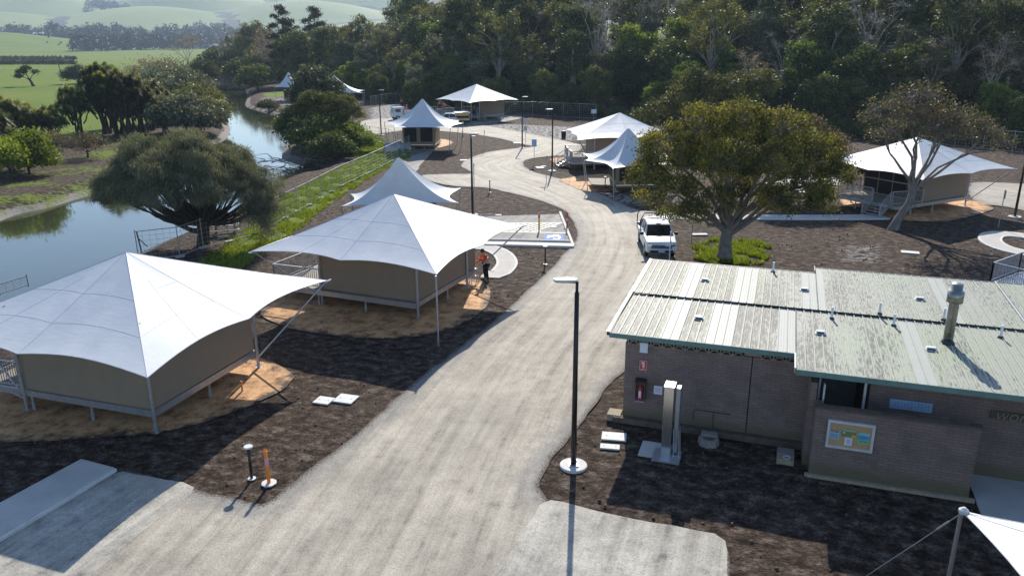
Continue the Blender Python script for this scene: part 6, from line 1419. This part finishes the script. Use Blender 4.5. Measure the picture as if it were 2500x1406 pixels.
# ------------------------------------------------------------------ far fields
def belt(name, pts, n, h, wd, seed, label, mat='leaf_far', leaf=1.3):
    """a far wood that reads as one mass"""
    rg = np.random.default_rng(seed); P = [Vector(p) for p in pts]; L = [(b-a).length for a, b in zip(P[:-1], P[1:])]; tot = sum(L); V = []; T = []
    for i in range(n):
        s = rg.uniform(0, tot); j = 0
        while s > L[j] and j < len(L)-1: s -= L[j]; j += 1
        p = P[j].lerp(P[j+1], s/L[j]); H = h*rg.uniform(.55, 1.15); x = p.x+rg.normal()*wd*.4; y = p.y+rg.normal()*wd; z0 = p.z; r = H*rg.uniform(.28, .42)
        m = 130; d = rg.normal(size=(m, 3)); d /= np.linalg.norm(d, axis=1)[:, None]; f = rg.uniform(.6, 1, m)[:, None]
        c = np.array([x, y, z0+H*.55])+d*f*np.array([r, r, H*.47])*(1+.25*np.sin(d[:, :1]*5+rg.uniform(0, 6)))
        a = rg.normal(size=(m, 3)); a /= np.linalg.norm(a, axis=1)[:, None]; b = np.cross(a, rg.normal(size=(m, 3))); b /= np.linalg.norm(b, axis=1)[:, None]; s2 = leaf*H/18
        V.append(np.stack([c-a*s2, c+b*s2*.7, c+a*s2, c-b*s2*.7], 1).reshape(-1, 3)); T.append(np.repeat(np.clip(rg.random()*.6+rg.uniform(0, .4, m), 0, 1), 4))
    V = np.concatenate(V); o = link(bpy.data.objects.new(name, np_mesh(name, V, np.arange(len(V)).reshape(-1, 4), [mat], {'rnd': ('FLOAT', np.concatenate(T))}))); return tag(o, label, 'trees', kind='stuff')
def at(px, Y, z=0.0):
    d = M_cam.to_3x3() @ Vector(((px-1250)/FPX, 600/FPX, -1)); return (d.x/d.y*Y, Y, z)
belt('tree_belt', [at(190, 1020), at(300, 1120), at(420, 1200), at(520, 1240)], 120, 21, 26, 1, 'dark wood behind the cattle field')
belt('tree_belt', [at(120, 1330, 12), at(300, 1450, 14), at(470, 1500, 10), at(650, 1500, 5)], 150, 26, 40, 2, 'higher wood behind the farm sheds')
belt('tree_belt', [at(-40, 1560, 22), at(60, 1500, 20), at(150, 1480, 15)], 60, 22, 22, 3, 'row of trees behind the green rise')
belt('tree_belt', [at(430, 1420), at(560, 1420), at(680, 1420)], 90, 20, 20, 4, 'trees behind the white farm sheds')
belt('tree_belt', [at(220, 2300, 70), at(300, 2450, 95), at(250, 2700, 120)], 60, 24, 40, 5, 'trees in a gully on the far hills')
belt('tree_belt', [at(470, 2000, 30), at(560, 2060, 30)], 30, 24, 12, 6, 'tree row below the far hills')
belt('tree_belt', [at(-20, 3200, 270), at(200, 3300, 300), at(330, 3400, 280)], 120, 26, 60, 7, 'bush on top of the far hills')
ht = make_tree('spreading_tree', [(-4, 0, 6.5, 2.6, .4), (0, 0, 8, 3, .5), (4.5, 0, 6.8, 3, .4), (8, 0, 5.5, 2.4, .4), (2, 0, 10, 2.2, .5)], 'bark_dark', 'leaf_pine', .6, (1, 0, 3.2), 61, ncl=200, per=24, spread=.8, leaf=(.5, .25), twigs=10, label='wind-swept dark tree standing alone at the edge of the cattle field')
place(ht, g(188, 113), 0, 1.7)
ft = make_tree('bare_tree', [(-5, 0, 8, 2.2), (-2, 0, 11, 2.4), (2, 0, 12.5, 2.6), (5, 0, 10.5, 2.2), (-8, 0, 7.6, 1.5), (0, 1, 9, 2.4)], 'bark_pale', 'leaf_brown', .42, (.2, 0, 3.), 62, ncl=240, per=7, spread=.6, leaf=(.2, .08), twigs=240, label='bare spreading tree with pale branches on the field beyond shrubs, left of the river')
place(ft, g(460, 166), 0, 1.1)
lt_ = make_tree('leaning_tree', [(-2.4, 0, 3.4, 1.1, .5), (-1.2, 0, 4.2, 1., .5), (1.2, 0, 3.4, .7, .5), (-3.2, 0, 2.4, .8, .5)], 'bark_dark', 'leaf_dark', .32, (-.9, 0, 1.9), 63, ncl=110, per=24, spread=.3, leaf=(.2, .09), twigs=20, label='small crooked dark tree leaning left on the bright green paddock'); place(lt_, g(82, 211), 0, 1.2)
for pts, lb, sd_ in (([g(-40, 158), g(60, 158), g(185, 158)], 'clipped dark hedge along the near edge of the cattle field', 1), ([g(-40, 147.5), g(80, 148), g(185, 147)], 'rougher brown hedge behind the dark one', 2)):
    o = belt('hedge', pts, 260, 2.6 if sd_ == 1 else 2.8, 1.2, 80+sd_, lb, 'leaf_dark' if sd_ == 1 else 'leaf_brown', 1.7); o['kind'] = 'thing'; del o['kind']; o['category'] = 'hedge'
r_ = empty('power_pole', g(151, 185), 0, 'leaning wooden power pole in the paddock behind the cabbage trees', 'pole'); mb = MB(); mb.tube([(0, 0, 0), (-1.0, 0, 7.6)], [.17, .12], 'bark_brown', 8); mb.bar((-1.7, 0, 7.1), (-.3, 0, 7.1), .1, .12, 'bark_brown'); mb.build('pole', r_)
# cows
cow = empty('cow', (0, 0, 0), 0, 'black cow', 'cow', 'black cattle grazing in the far field')
def cowmesh():
    J = [((-.8, 0, 1.15), .3), ((-.2, 0, 1.1), .36), ((.45, 0, 1.15), .34), ((.85, 0, 1.15), .2), ((1.2, 0, .8), .12), ((1.4, 0, .5), .11)]; E = [(i, i+1) for i in range(5)]
    for (x, y, par) in ((-.75, .22, 0), (-.75, -.22, 0), (.5, .2, 2), (.5, -.2, 2)): i = len(J); J += [((x, y, .75), .12), ((x+(.05 if x > 0 else -.07), y, .4), .07), ((x, y, .03), .06)]; E += [(par, i), (i, i+1), (i+1, i+2)]
    i = len(J); J += [((-1.1, 0, 1.2), .04), ((-1.15, 0, .6), .03)]; E += [(0, i), (i, i+1)]
    me = bpy.data.meshes.new('body'); me.from_pydata([j[0] for j in J], [], []); me = bpy.data.meshes.new('body'); me.from_pydata([j[0] for j in J], E, []); me.materials.append(MATS['cow_hide']); o = link(bpy.data.objects.new('body', me), cow); o.modifiers.new('skin', 'SKIN')
    for k, j in enumerate(J): me.skin_vertices[0].data[k].radius = (j[1],)*2; me.skin_vertices[0].data[k].use_root = k == 1
cowmesh()
ck = [(50, 530), (228, 540), (500, 475), (500, 523), (730, 520), (868, 525), (932, 528), (1000, 550), (1155, 550), (680, 540), (820, 545), (780, 555), (960, 555), (1185, 560), (1410, 485), (1440, 560), (1540, 515), (1620, 568), (1690, 530), (1768, 533), (1990, 553), (2040, 520), (2280, 552), (468, 678), (578, 672), (628, 702), (955, 690), (1048, 665), (3190, 658)]
for i, (a, b) in enumerate(ck):
    p = g(a/6.58, 40+b/6.58+.6); o = cow if i == 0 else copy_tree(cow); s = 1.25*max(1, p.y/800)
    near_ = b > 600
    lb = 'black cow grazing among the scattered herd in the far field' if not near_ else {468: 'black cow nearest the hedge at the left, first of three', 578: 'black cow second of three near the hedge', 628: 'black cow third of three near the hedge, closest to camera', 955: 'black cow just right of the power pole', 1048: 'black cow further right of the power pole', 3190: 'lone dark cow left of the bare spreading tree'}[a]
    place(o, (p.x, p.y, float(ground_z(np.array([p.x]), np.array([p.y]))[0])), random.uniform(0, 6), s); o['label'] = lb; o['category'] = 'cow'; o['group'] = 'black cattle grazing in the far field'
# farm sheds and houses
def shed(loc, L_, D_, H_, rz, label, wall='far_wall', roof='far_roof', name='farm_shed'):
    root = empty(name, loc, R(rz), label, 'building'); mb = MB(); mb.box((0, 0, H_/2), (L_, D_, H_), wall); mb.build('wall', root)
    mb = MB(); rh = D_*.16; V = [(-L_/2-1, -D_/2-1, H_), (L_/2+1, -D_/2-1, H_), (L_/2+1, D_/2+1, H_), (-L_/2-1, D_/2+1, H_), (-L_/2-1, 0, H_+rh), (L_/2+1, 0, H_+rh)]; mb.add(V, [(0, 1, 5, 4), (2, 3, 4, 5), (0, 4, 3), (1, 2, 5), (3, 2, 1, 0)], roof); mb.build('roof', root)
    k = max(2, int(L_/9))
    for i in range(k):
        mb = MB(); mb.box((-L_/2+L_*(i+.5)/k, -D_/2-.06, H_*.5), (L_/k*.4, .1, H_*.45), 'glass_dark'); mb.build('window', root)
    return root
for px, Y, L_, D_, H_, lb in ((445, 1290, 44, 18, 4.5, 'long pale farm building behind the bare spreading tree'), (530, 1320, 55, 22, 4, 'white-roofed farm shed left of the forest edge'), (585, 1300, 46, 20, 4.5, 'white-roofed shed partly behind the forest edge'), (285, 1180, 36, 10, 5, 'pale shed glimpsed among the dark wood'), (118, 1470, 40, 16, 6, 'white roof showing in the tree row behind the green rise')):
    a = at(px, Y); z = 20 if px == 118 else 0; shed((a[0], a[1], z), L_, D_, H_, 3, lb)
def on_hill(px, py, lo=60):
    """where the ray meets the slope"""
    d = M_cam.to_3x3() @ Vector(((px-1250)/FPX, -(py-703)/FPX, -1)); d /= d.y; t = lo
    while t < 600:
        z = CAM_H+d.z*t
        if float(ground_z(np.array([d.x*t]), np.array([t]))[0]) >= z: break
        t += 2
    return (d.x*t, t, CAM_H+d.z*t)
for (px, Y, lb) in ((1700, 235, 'white house on top of the slope seen through the forest, left of two'), (1850, 238, 'white house on top of the slope seen through the forest, right of two')):
    a = at(px, Y); z = float(ground_z(np.array([a[0]]), np.array([Y]))[0]); shed((a[0], Y, z), 15, 9, 3.6, -6, lb, 'white_paint', 'far_roof', 'hill_house')
# fallen branches at the water edge
for i, (px, lb) in enumerate((((700, 398), 'heap of grey driftwood at the water edge below the bank tree'), ((590, 218), 'dead branches reaching out over the water at the river head'))):
    p = g(*px, -.8); r_ = empty('driftwood', p, 0, lb, 'driftwood'); mb = MB(); rg = np.random.default_rng(90+i)
    for k in range(34): a = Vector((rg.normal()*2.2, rg.normal()*.9, rg.random()*.4)); th = rg.normal()*.5+(3.14 if rg.random() < .3 else 0); limb(mb, a, a+Vector((math.cos(th)*2., math.sin(th)*1, rg.random()*(1.5 if i else .5))), .06, .015, 'driftwood', rg, 4, .15, 5)
    mb.build('branches', r_)
# ------------------------------------------------------------------ air
hb = MB(); hb.box((-900, 3100, 161), (9300, 6500, 330), 'ground_cover'); hz = hb.build('haze'); tag(hz, 'pale blue haze over the valley', 'haze', kind='stuff')
m = bpy.data.materials.new('haze_air'); m.use_nodes = True; m.node_tree.nodes.clear(); pv = m.node_tree.nodes.new('ShaderNodeVolumePrincipled'); pv.inputs['Color'].default_value = (.62, .78, 1, 1); pv.inputs['Density'].default_value = HAZE_D; pv.inputs['Anisotropy'].default_value = .2
ou = m.node_tree.nodes.new('ShaderNodeOutputMaterial'); m.node_tree.links.new(pv.outputs[0], ou.inputs['Volume']); hz.data.materials.clear(); hz.data.materials.append(m)
